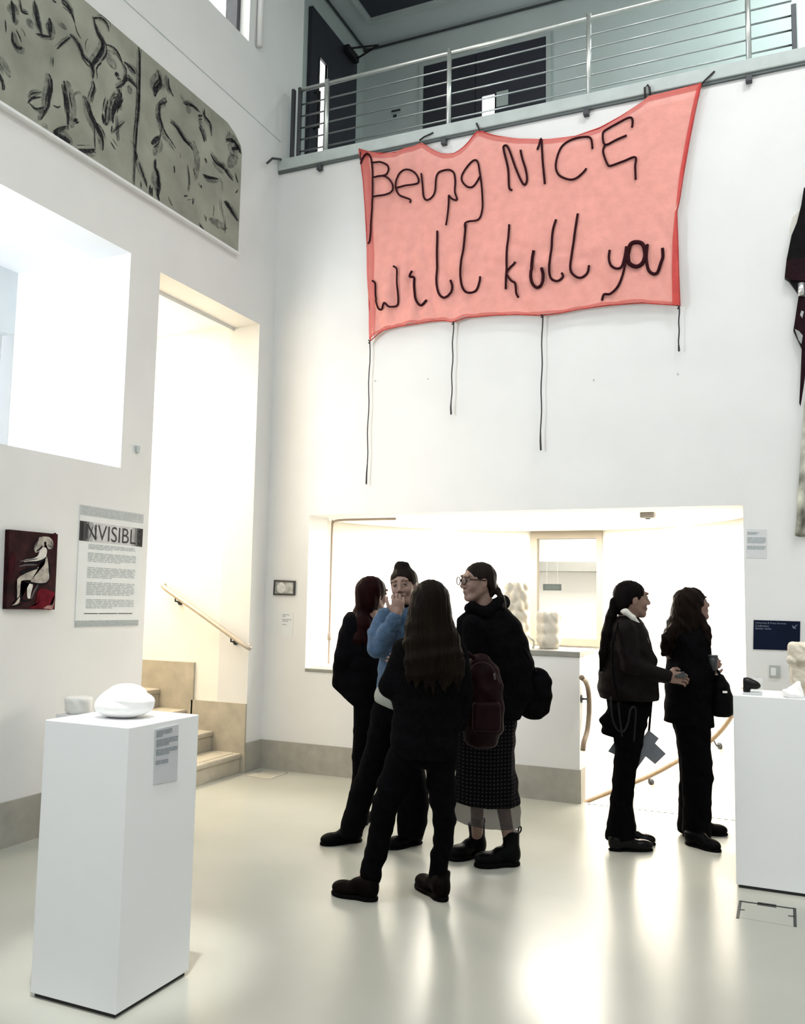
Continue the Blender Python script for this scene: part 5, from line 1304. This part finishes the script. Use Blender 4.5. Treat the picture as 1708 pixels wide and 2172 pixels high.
P.loft(S, [(1500,842,895,.10,.0),(1600,840,896,.10,0),(1680,843,910,.10,0),(1740,844,908,.10,.03),(1782,842,896,.10,.05)], .012); S.ripple(.004, 25, 20, 22); P.hem(S, (700,1772), (900,1776)); S.build('trousers', M_TRO, P.root)
shoe(P, (766,1784), (682,1793), .10, M_SHOEL, M_SOLE, .045, .05); shoe(P, (893,1788), (821,1802), .10, M_SHOEL, M_SOLE, .045, .05)

# --- person C: seen from behind, long dark blond hair, long black coat
P = Person(4.35, (835, 1900), 'person seen from behind with long dark blond hair and a long black coat'); W = P.W
hd = head_frame(W(912, 1280), facing(100))
L, R = make_body(P, hd, 1.0, W(890, 1575), W(912, 1350), (W(862, 1385), W(966, 1385)),
    [(W(828, 1455, .02), W(862, 1470, .16)), (W(982, 1465, .0), W(962, 1525, .08))],
    [(W(868, 1590), W(813, 1738, .0), on_z(786, 1893)+EZ*.08, on_z(735, 1895)+EZ*.03), (W(925, 1590), W(941, 1740, .03), on_z(936, 1893)+EZ*.08, on_z(905, 1878)+EZ*.03)],
    SKIN, [(nrm(EX*.6+EY*.6), -EZ, -1, (25,30,20)), (nrm(-EZ+EY*.3), -EX, -1, (35,45,30))])
add_face(P, L, R, 1.0)
S = Shape(); hair_cap(S, L, R, 1.0, .013)
P.loft(S, [(1268,874,952,.10,.0),(1300,868,956,.10,-.01),(1330,860,962,.095,-.03),(1360,856,974,.08,-.06),(1395,860,982,.055,-.10),(1428,872,980,.035,-.125)], .03)

for k in range(11):
    x0 = 868+11*k; ln = (18, 34, 22, 44, 30, 52, 36, 46, 24, 38, 16)[k]; S.chain([W(x0, 1405, -.11), W(x0+3*math.sin(k), 1432, -.13), W(x0+5*math.sin(2.3*k), 1440+ln*.6, -.135)], [.022, .017, .005], .012)
face_cut(S, L, R, 1.0, .05); S.ripple(.0013, 150, 120, 4); S.ripple(.0015, 320, 240, 16, 1.0); S.build('hair', hair_mat('dark_blond_hair', (0.0062, 0.0043, 0.0027)), P.root, .005)
S = Shape(); P.loft(S, [(1352,878,950,.08),(1372,842,980,.105),(1400,832,986,.12),(1450,834,982,.125),(1490,836,980,.125),(1530,834,976,.125),(1570,831,972,.13),(1615,827,969,.135)], .03)
S.chain([W(858,1385), W(829,1455,.02), W(858,1474,.13)], [.062,.052,.045], .03); S.chain([W(966,1385), W(980,1465,.0), W(972,1535,.05)], [.062,.055,.045], .03); S.ripple(.004, 20, 16, 26); P.hem(S, (826,1604), (968,1608)); S.build('coat', M_BLK2, P.root)
S = Shape(); P.loft(S, [(1350,886,940,.06),(1366,874,950,.07)], .01); S.build('coat_collar', M_BLK2, P.root)
S = Shape(); P.loft(S, [(1560,835,966,.115),(1600,830,968,.115)], .02)
P.loft(S, [(1590,829,900,.09),(1623,816,892,.09),(1667,801,872,.085),(1702,792,848,.08),(1737,786,838,.075),(1785,780,828,.07),(1812,773,819,.07),(1850,764,808,.065),(1880,764,806,.06)], .02)
P.loft(S, [(1590,900,968,.09),(1660,905,966,.085),(1700,913,966,.08,.02),(1740,919,966,.075,.03),(1785,921,962,.07,.04),(1813,915,954,.068,.05),(1860,911,947,.06,.06),(1882,910,946,.055,.06)], .02)
S.ripple(.003, 30, 25, 40); P.hem(S, (700,1872), (960,1872)); S.build('trousers', M_TRO, P.root, .007)
M_BROWN = mat('dark_brown_leather', (0.0028, 0.0017, 0.0016), 0.55, 0.3, 20, spec=0.03)
shoe(P, (799,1912), (708,1895), .12, M_BROWN, M_SOLE, .044, .046, on_z(786, 1900), 'boot', .02); shoe(P, (944,1914), (888,1877), .12, M_BROWN, M_SOLE, .044, .046, on_z(936, 1900), 'boot', .02)

# --- person D: glasses, low ponytail, black hooded cape top, long checked skirt
P = Person(4.92, (1045, 1825), 'person in glasses with a low ponytail, black hooded top and long checked skirt'); W = P.W
hd = head_frame(W(1014, 1233), nrm(facing(202)-EZ*.03))
L, R = make_body(P, hd, .99, W(1030, 1520), W(1030, 1295), (W(1010, 1338, -.11), W(1055, 1338, .11)),
    [(W(1000, 1430, -.17), W(985, 1500, -.12)), (W(1085, 1430, .15), W(1070, 1500, .10))],
    [(W(1015, 1530, -.06), W(1012, 1660, -.03), on_z(1012, 1815)+EZ*.10, on_z(975, 1822)+EZ*.03), (W(1050, 1530, .05), W(1060, 1665, .0), on_z(1082, 1833)+EZ*.10, on_z(1035, 1836)+EZ*.03)],
    SKIN2, [(nrm(-EZ-EX*.3), EY, 1, (30,40,25)), (nrm(-EZ-EX*.2), -EY, 1, (30,40,25))])
add_face(P, L, R, .99)
S = Shape(); hair_cap(S, L, R, .99, .004); face_cut(S, L, R, .99, .068, .080); S.ell(L(.08,.01,-.075), (.05,.075,.055), R, .01, 'sub'); S.ell(L(-.08,.01,-.075), (.05,.075,.055), R, .01, 'sub')
S.ell(L(0,-.112,-.025), (.016,.016,.016), R, .01); S.chain([L(0,-.112,-.025), W(1056,1253,.0), W(1064,1268,-.03), W(1070,1288,-.09)], [.012,.017,.018,.012], .01); S.ripple(.0012, 150, 130, 30)
S.build('hair', hair_mat('brown_hair', (0.0130, 0.0092, 0.0076)), P.root, .005)
gl = []
for q in (-1, 1):
    b = MB(); cc = [L(q*(.034+.028*math.cos(t)), .1035-.012*abs(math.cos(t)+q*0), .004+.022*math.sin(t)) for t in np.linspace(0, 2*math.pi, 20)]
    cc = [L(q*.034+.027*math.cos(t), .108-.18*(q*.034+.027*math.cos(t))**2*6, .003+.022*math.sin(t)) for t in np.linspace(0, 2*math.pi, 21)]
    b.tube(cc, .0034, 6); b.tube([L(q*.060,.082,.010), L(q*.080,.04,.008), L(q*.082,-.01,.004)], .0036, 6)
    gl.append(b)
b = gl[0]; b.add(gl[1].v, gl[1].f); b.tube([L(-.008,.108,.008), L(0,.112,.012), L(.008,.108,.008)], .0022, 6); b.build('glasses', mat('spectacle_frame', (0.012,0.004,0.004), 0.4, spec=0.2), P.root, True)
for q in (-1, 1):
    cc = [L(q*.034+.026*math.cos(t), .108-.18*(q*.034+.026*math.cos(t))**2*6, .003+.021*math.sin(t)) for t in np.linspace(0, 2*math.pi, 20, endpoint=False)]
    mk('lens', [np.mean(cc, 0)]+cc, [(0, i+1, (i+1) % 20+1) for i in range(20)], mat('lens_glass', (0.5,0.5,0.5), 0.03, 0.0, alpha=0.05), P.root)
S = Shape(); P.loft(S, [(1300,992,1068,.085),(1316,972,1086,.14),(1340,966,1104,.165),(1375,966,1118,.17),(1415,968,1130,.17),(1460,970,1130,.165),(1500,971,1108,.15),(1535,972,1096,.145)], .03)
S.chain([W(1003,1328,-.15), W(998,1430,-.17), W(987,1490,-.13)], [.06,.06,.05], .03); S.ripple(.005, 18, 16, 22); P.hem(S, (960,1520), (1140,1526)); S.build('hooded_top', M_BLK2, P.root)
S = Shape(); S.chain([W(1002,1288,-.09), W(1030,1300,-.12), W(1058,1282,-.05), W(1066,1278,.04), W(1040,1285,.11), W(1005,1290,.06), W(996,1290,-.03), W(1002,1288,-.09)], [.030,.030,.036,.040,.034,.028,.026,.030], .02); S.build('hood', M_BLK2, P.root, .007)
S = Shape(); S.cap(W(1009,1290,-.055), W(1014,1303,-.085), .022, .02, .01); S.build('undershirt', mat('grey_shirt', (0.12,0.12,0.13), 0.9, 0.1, 30), P.root, .006)
# checked skirt
mc = bpy.data.materials.new('checked_tweed'); mc.use_nodes = True; nt = mc.node_tree; bs_ = nt.nodes['Principled BSDF']; bs_.inputs['Roughness'].default_value = 0.95; bs_.inputs['Specular IOR Level'].default_value = 0.05
tc = nt.nodes.new('ShaderNodeTexCoord'); sx = nt.nodes.new('ShaderNodeSeparateXYZ'); nt.links.new(tc.outputs['Object'], sx.inputs[0])
def mth(op, a, b=None):
    n = nt.nodes.new('ShaderNodeMath'); n.operation = op
    for i, q in enumerate((a, b)):
        if q is None: continue
        if isinstance(q, (int, float)): n.inputs[i].default_value = q
        else: nt.links.new(q, n.inputs[i])
    return n.outputs[0]
hx = mth('ADD', mth('MULTIPLY', sx.outputs[0], float(EX[0])), mth('MULTIPLY', sx.outputs[1], float(EX[1])))
def bars(v, pitch): return mth('GREATER_THAN', mth('FRACT', mth('MULTIPLY', v, 1/pitch)), 0.52)
gsum = mth('MULTIPLY', bars(hx, .021), bars(sx.outputs[2], .021))
rp = nt.nodes.new('ShaderNodeValToRGB'); rp.color_ramp.elements[0].color = (0.0018, 0.0018, 0.0023, 1); rp.color_ramp.elements[1].color = (0.0125, 0.0113, 0.013, 1); nt.links.new(gsum, rp.inputs[0]); nt.links.new(rp.outputs[0], bs_.inputs['Base Color'])
S = Shape(); P.loft(S, [(1490,978,1098,.13),(1530,974,1094,.14),(1570,971,1091,.145),(1610,969,1089,.145),(1660,968,1096,.15),(1700,967,1100,.155),(1735,967,1102,.16)], .03); S.ripple(.004, 40, 35, 4); P.hem(S, (960,1698), (1110,1706)); S.build('skirt', mc, P.root)
S = Shape(); P.loft(S, [(1690,968,1100,.150),(1720,967,1102,.153),(1760,966,1104,.158)], .02); S.ripple(.004, 40, 35, 4); P.hem(S, (960,1737), (1104,1752)); S.cut(W(1030,1700), EZ)
ob = S.build('sheer_skirt_hem', mat('sheer_tweed', (0.030,0.028,0.032), 0.95, 0.2, 60, alpha=0.55), P.root)
M_BOOT = mat('black_boot_leather', (0.0018, 0.0018, 0.0021), 0.45, 0.2, 20, spec=0.06)
shoe(P, (1026,1812), (955,1826), .185, M_BOOT, M_SOLE, .048, .050, on_z(1010, 1815), 'ankle_boot', .028, loop=True); shoe(P, (1101,1835), (1009,1839), .185, M_BOOT, M_SOLE, .048, .050, on_z(1083, 1833), 'ankle_boot', .028, loop=True)

# --- person E: high ponytail, dark brown leather jacket, pale collar, facing right
P = Person(5.30, (1325, 1800), 'person with a long black ponytail and brown leather jacket with a white collar, facing right'); W = P.W
hd = head_frame(W(1341, 1270), nrm(facing(2)+EZ*.02))
wr = W(1414, 1434, -.15)
L, R = make_body(P, hd, 1.0, W(1328, 1490), W(1330, 1315), (W(1325, 1338, -.14), W(1325, 1338, .14)),
    [(W(1342, 1415, -.17), wr), (W(1345, 1415, .17), W(1352, 1440, .12))],
    [(W(1330, 1500, -.07), W(1327, 1640, -.06), on_z(1312, 1797)+EZ*.08, on_z(1350, 1800)+EZ*.03), (W(1332, 1500, .07), W(1328, 1640, .05), on_z(1322, 1785)+EZ*.08, on_z(1362, 1788)+EZ*.03)],
    SKIN, [(nrm(EX-EZ*.12), nrm(EY*.9-EZ*.35), 1, (18,30,25)), (nrm(EX), nrm(-EY), 1, (35,45,30))])
add_face(P, L, R, 1.0)
M_BKHAIR = hair_mat('black_hair', (0.0034, 0.0026, 0.0025))
S = Shape(); hair_cap(S, L, R, 1.0, .006); face_cut(S, L, R, 1.0, .062, .080); S.ell(L(.08,.005,-.085), (.05,.08,.06), R, .01, 'sub'); S.ell(L(-.08,.005,-.085), (.05,.08,.06), R, .01, 'sub'); S.ell(L(0,-.115,-.012), (.02,.018,.02), R, .01)
S.chain([L(0,-.115,-.012), W(1302,1283), W(1296,1310,-.01), W(1288,1345,-.03), W(1281,1385,-.04), W(1275,1422,-.04)], [.013,.024,.032,.034,.028,.010], .015); S.ripple(.0013, 150, 130, 25); S.build('hair', M_BKHAIR, P.root, .005)
M_BRJ = mat('brown_leather_jacket', (0.0045, 0.0031, 0.0031), 0.65, 0.3, 16, 0.4, 35, spec=0.10)
S = Shape(); P.loft(S, [(1314,1306,1350,.08),(1324,1296,1362,.13),(1345,1289,1372,.15),(1372,1283,1380,.155),(1402,1278,1390,.155),(1432,1274,1392,.155),(1458,1269,1395,.16),(1494,1276,1396,.15)], .03)
S.chain([W(1326,1338,-.14), W(1340,1412,-.17), W(1414,1435,-.15)], [.062,.056,.040], .02); S.chain([W(1326,1338,.14), W(1343,1412,.17), W(1358,1438,.13)], [.06,.055,.05], .02); S.ripple(.004, 24, 20, 34); P.hem(S, (1264,1480), (1400,1485)); S.build('jacket', M_BRJ, P.root)
S = Shape(); S.chain([W(1316,1292,-.02), W(1328,1298,-.075), W(1343,1310,-.09), W(1357,1328,-.085), W(1370,1352,-.09), W(1382,1378,-.085)], [.020,.019,.016,.013,.009,.005], .01); S.chain([W(1316,1292,-.02), W(1325,1298,.06), W(1345,1310,.07)], [.020,.018,.012], .01); S.build('collar', mat('cream_collar', (0.62,0.60,0.55), 0.85, 0.05, 30), P.root, .005)
S = Shape(); P.loft(S, [(1470,1284,1384,.12),(1510,1290,1378,.125)], .02)
P.loft(S, [(1500,1290,1378,.085,-.07),(1535,1298,1371,.08,-.07),(1575,1305,1364,.078,-.07),(1620,1304,1352,.075,-.06),(1660,1300,1344,.072,-.05),(1700,1296,1341,.075,-.04),(1750,1288,1345,.085,-.03),(1795,1282,1350,.09,-.02)], .015); P.loft(S, [(1500,1300,1376,.08,.07),(1575,1308,1362,.075,.06),(1640,1305,1348,.07,.05),(1700,1300,1342,.07,.04),(1750,1296,1348,.08,.03),(1785,1294,1350,.08,.03)], .015)
S.ripple(.003, 25, 20, 30); P.hem(S, (1280,1778), (1352,1772)); S.build('trousers', M_TRO, P.root, .007)
M_PAT = mat('patent_leather', (0.0018,0.0018,0.0022), 0.2, 0.1, 20, spec=0.15)
shoe(P, (1293,1804), (1383,1804), .085, M_PAT, M_SOLE, .036, .04, None, 'heeled_shoe', .012); shoe(P, (1312,1791), (1389,1792), .085, M_PAT, M_SOLE, .036, .04, None, 'heeled_shoe', .012)
ph = W(1446, 1432, -.15); b = MB()
b.prism([ph+EX*a+nrm(EY+EZ*.5)*c_ for a, c_ in ((-.045,-.028),(.022,-.028),(.022,.028),(-.045,.028))], nrm(EZ-EY*.5)*.008); o = b.build('phone', mat('phone_case', (0.03,0.033,0.036), 0.3)); tag(o, 'small grey phone held by the woman with the black ponytail', 'phone')

# --- person F: long wavy dark brown hair, black coat, looking up to the right
P = Person(5.50, (1480, 1785), 'person with long wavy dark brown hair in a black coat, looking up at far right'); W = P.W
hd = head_frame(W(1469, 1283), nrm(facing(6)+EZ*.27), nrm(EZ-EX*.27))
wr = W(1499, 1420, -.11)
L, R = make_body(P, hd, .97, W(1462, 1510), W(1462, 1335), (W(1462, 1370, -.10), W(1462, 1370, .10)),
    [(W(1462, 1440, -.17), wr), (W(1465, 1440, .17), W(1500, 1450, .12))],
    [(W(1468, 1520, -.07), W(1478, 1640, -.06), on_z(1478, 1788)+EZ*.08, on_z(1505, 1800)+EZ*.03), (W(1460, 1520, .07), W(1465, 1640, .07), on_z(1475, 1768)+EZ*.08, on_z(1508, 1770)+EZ*.03)],
    SKIN, [(nrm(EX*.75+EZ*.5), nrm(EY), -1, (50,60,40)), (nrm(EX-EZ*.5), nrm(-EY), 1, (45,55,40))])
add_face(P, L, R, .97)
S = Shape(); hair_cap(S, L, R, .97, .014); P.loft(S, [(1275,1436,1488,.09),(1300,1426,1488,.095),(1325,1417,1490,.10),(1350,1410,1488,.10),(1375,1408,1478,.09),(1392,1408,1455,.07)], .02)
S.chain([W(1430,1330,-.06), W(1416,1352,-.08), W(1411,1372,-.06), W(1410,1385,-.04)], [.03,.032,.028,.024], .02); S.chain([W(1488,1310,-.07), W(1498,1335,-.10), W(1503,1352,-.10), W(1504,1372,-.09)], [.02,.024,.020,.010], .015)
face_cut(S, L, R, .97, .050, .064); S.ripple(.003, 60, 55, 55); S.ripple(.0015, 200, 180, 20); S.build('hair', hair_mat('wavy_brown_hair', (0.0075, 0.0045, 0.0030)), P.root, .0055)
S = Shape(); P.loft(S, [(1336,1432,1496,.10),(1350,1424,1501,.14),(1385,1418,1505,.155),(1420,1416,1509,.16),(1460,1414,1511,.16),(1500,1412,1509,.155),(1550,1409,1513,.155)], .03)
S.chain([W(1462,1376,-.10), W(1461,1438,-.15), W(1496,1424,-.11)], [.062,.056,.045], .05); S.chain([W(1462,1376,.10), W(1465,1438,.15), W(1498,1450,.12)], [.06,.055,.045], .05); S.ripple(.0035, 22, 20, 24); P.hem(S, (1408,1530), (1512,1542)); S.build('coat', M_BLK2, P.root)
S = Shape(); P.loft(S, [(1500,1424,1508,.12),(1540,1428,1507,.125)], .02)
P.loft(S, [(1530,1432,1508,.085,-.07),(1580,1440,1506,.08,-.07),(1620,1446,1511,.078,-.06),(1650,1448,1512,.075,-.06),(1700,1450,1509,.078,-.05),(1760,1450,1507,.085,-.05),(1800,1450,1506,.085,-.05)], .015); P.loft(S, [(1530,1428,1490,.08,.08),(1600,1441,1490,.075,.08),(1650,1443,1490,.07,.08),(1700,1440,1486,.075,.08),(1768,1438,1486,.085,.09)], .012)
S.ripple(.003, 25, 20, 30); P.hem(S, (1436,1768), (1510,1792)); S.build('trousers', M_TRO, P.root, .007)
shoe(P, (1456,1790), (1527,1808), .085, M_SHOEL, M_SOLE, .040, .042, None, 'ankle_boot', .014); shoe(P, (1462,1768), (1524,1771), .085, M_SHOEL, M_SOLE, .040, .042, None, 'ankle_boot', .014)
cup = thing('drinking_cup', W(1511, 1410, -.10), 'small dark cup held by the woman with wavy hair', 'cup')
c = W(1512, 1408, -.125); b = MB(); b.tube([c-EZ*.04, c, c+EZ*.045], [.024, .028, .032], 16); b.build('cup_body', mat('cup_black', (0.02,0.022,0.025), 0.35), cup, True); b = MB(); b.tube([c+EZ*.045, c+EZ*.055], [.034, .032], 16); b.build('lid', mat('cup_lid', (0.05,0.055,0.06), 0.35), cup, True)

# ------------------------------------------------------------------ things carried
def bag(name, label, cat='bag'): 
    return label
# maroon backpack hanging at the right side of the person seen from behind
bp = thing('backpack', at(1030, 1590, 4.55), 'dark maroon backpack hanging between the coat and the checked skirt', 'backpack')
M_MARN = mat('maroon_nylon', (0.0075, 0.0015, 0.0024), 0.6, 0.25, 20, 0.3, 40, spec=0.08)
Q = lambda x, y, dd=0.0: at(x, y, 4.55+dd); mp_ = 4.55/FPX
S = Shape(); R_ = np.array([EX, EY, EZ])
for y, xl, xr, rv in ((1415, 985, 1046, .07),): pass
pts = [(1402,992,1040,.06),(1425,984,1058,.08),(1460,982,1067,.09),(1500,980,1069,.095),(1540,980,1067,.09),(1568,984,1056,.08)]
for i in range(len(pts)-1):
    a, c_ = pts[i], pts[i+1]; S.seg(Q((a[1]+a[2])/2, a[0]), Q((c_[1]+c_[2])/2, c_[0]), (a[2]-a[1])/2*mp_, a[3], (c_[2]-c_[1])/2*mp_, c_[3], EX, .02)
S.ripple(.003, 30, 30, 30); S.build('pack_body', M_MARN, bp, .007)
S = Shape(); S.box(Q(1032, 1520, -.10), (.072, .03, .075), R_, .02); S.build('front_pocket', M_MARN, bp, .006)
b = MB(); b.tube(crom([Q(985,1440,-.085), Q(1010,1408,-.085), Q(1040,1412,-.085), Q(1060,1450,-.085)], 5), .004, 6); b.build('zip', mat('zip_grey', (0.018,0.010,0.012), 0.5, spec=0.1), bp, True)
b = MB(); b.tube([Q(1048,1428,-.09), Q(1050,1442,-.095)], .006, 6); b.build('zip_pull', mat('zip_pull_pale', (0.07,0.055,0.055), 0.5, spec=0.1), bp, True)
b = MB(); b.tube(crom([Q(1010,1400,.0), Q(985,1380,-.08), Q(965,1372,-.10), Q(955,1378,.0)], 5), .012, 8); b.build('shoulder_strap', M_MARN, bp, True)
# round black shoulder bag of the person in glasses
sb = thing('shoulder_bag', at(1132, 1522, 4.95), 'big rounded black shoulder bag behind the woman in glasses', 'bag')
Q = lambda x, y, dd=0.0: at(x, y, 4.98+dd); mp_ = 4.98/FPX
S = Shape(); pts = [(1428,1118,1163,.05),(1442,1106,1170,.075),(1470,1098,1172,.085),(1495,1094,1166,.085),(1508,1094,1154,.07)]
for i in range(len(pts)-1):
    a, c_ = pts[i], pts[i+1]; S.seg(Q((a[1]+a[2])/2, a[0]), Q((c_[1]+c_[2])/2, c_[0]), (a[2]-a[1])/2*mp_, a[3], (c_[2]-c_[1])/2*mp_, c_[3], EX, .015)
S.ripple(.003, 30, 30, 30); S.build('bag_body', M_BLK, sb, .007)
b = MB(); b.tube(crom([Q(1120,1425,.02), Q(1112,1375,.06), Q(1090,1325,.05), Q(1078,1312,.0), Q(1085,1330,-.12), Q(1115,1385,-.14), Q(1135,1425,-.05)], 6), .012, 8); b.build('bag_strap', M_BLK, sb, True)
# soft bag and papers of the woman with the ponytail
tb = thing('soft_bag', at(1290, 1560, 5.25), 'soft black bag hanging low behind the woman with the black ponytail', 'bag')
Q = lambda x, y, dd=0.0: at(x, y, 5.26+dd); mp_ = 5.26/FPX
S = Shape(); S.seg(Q(1312,1500), Q(1300,1535), .045, .05, .085, .06, EX, .02); S.seg(Q(1300,1535), Q(1316,1552), .085, .06, .055, .05, EX, .02); S.ripple(.003, 40, 30, 40); S.build('bag_body', M_BLK, tb, .006)
b = MB(); b.tube(crom([Q(1318,1500,-.2), Q(1302,1440,-.22), Q(1300,1370,-.19), Q(1312,1322,-.10)], 6), .008, 6); b.build('bag_strap', M_BLK, tb, True)
M_STRAP = mat('grey_strap', (0.012,0.012,0.014), 0.6, spec=0.1)
b = MB(); b.tube(crom([Q(1296,1478,-.20), Q(1299,1520,-.19), Q(1308,1545,-.18), Q(1322,1552,-.18), Q(1332,1535,-.18), Q(1338,1505,-.18), Q(1346,1500,-.18), Q(1349,1515,-.18), Q(1345,1572,-.17)], 6), .0055, 6); b.build('hanging_strap', M_STRAP, tb, True)
b = MB(); b.tube(crom([Q(1312,1490,-.2), Q(1316,1530,-.19), Q(1320,1562,-.18)], 5), .005, 6); b.build('hanging_strap', M_STRAP, tb, True)
b = MB(); b.tube(crom([Q(1383,1484,-.02), Q(1380,1515,-.02), Q(1377,1550,-.02)], 5), .007, 6); b.build('side_strap', M_BLK, tb, True)
M_SHEET = mat('grey_sheet', (0.15, 0.165, 0.19), 0.8, 0.06, 15)
for i, (pl, dd) in enumerate((([(1376,1548),(1398,1566),(1348,1635),(1330,1612)], .0), ([(1305,1572),(1290,1594),(1350,1622),(1362,1600)], .03), ([(1385,1572),(1413,1599),(1390,1621),(1352,1590)], .015))):
    b = MB(); b.prism([Q(x, y, dd) for x, y in pl], EY*.002)
    tag(b.build('paper_sheet', M_SHEET), ['grey paper sheet hanging diagonally in front of the two others by the ponytailed woman\'s leg', 'grey paper sheet sticking out left of the ponytailed woman\'s leg', 'grey paper sheet sticking out right of the ponytailed woman\'s leg'][i], 'paper', 'paper sheets beside the ponytailed woman')
# structured handbag of the woman at the far right
hb = thing('handbag', at(1530, 1520, 5.45), 'boxy black handbag in front of the woman with wavy hair', 'handbag')
Q = lambda x, y, dd=0.0: at(x, y, 5.42+dd); mp_ = 5.42/FPX
S = Shape(); pts = [(1436,1512,1536,.05),(1455,1508,1546,.065),(1480,1507,1554,.07),(1508,1507,1556,.07)]
for i in range(len(pts)-1):
    a, c_ = pts[i], pts[i+1]; S.seg(Q((a[1]+a[2])/2, a[0]), Q((c_[1]+c_[2])/2, c_[0]), (a[2]-a[1])/2*mp_, a[3], (c_[2]-c_[1])/2*mp_, c_[3], EX, .015)
S.cut(Q(1530,1520), -EZ); S.build('bag_body', M_SHOEL, hb, .006)
S = Shape(); S.box(Q(1538,1468,-.072), (.016,.004,.008), R_, .003); S.build('clasp', mat('silver', (0.75,0.75,0.75), 0.25, metal=.8), hb, .003)
b = MB(); b.tube(crom([Q(1515,1440,-.02), Q(1508,1425,-.05), Q(1520,1420,-.05), Q(1532,1440,-.02)], 5), .008, 8); b.build('bag_handle', M_SHOEL, hb, True)
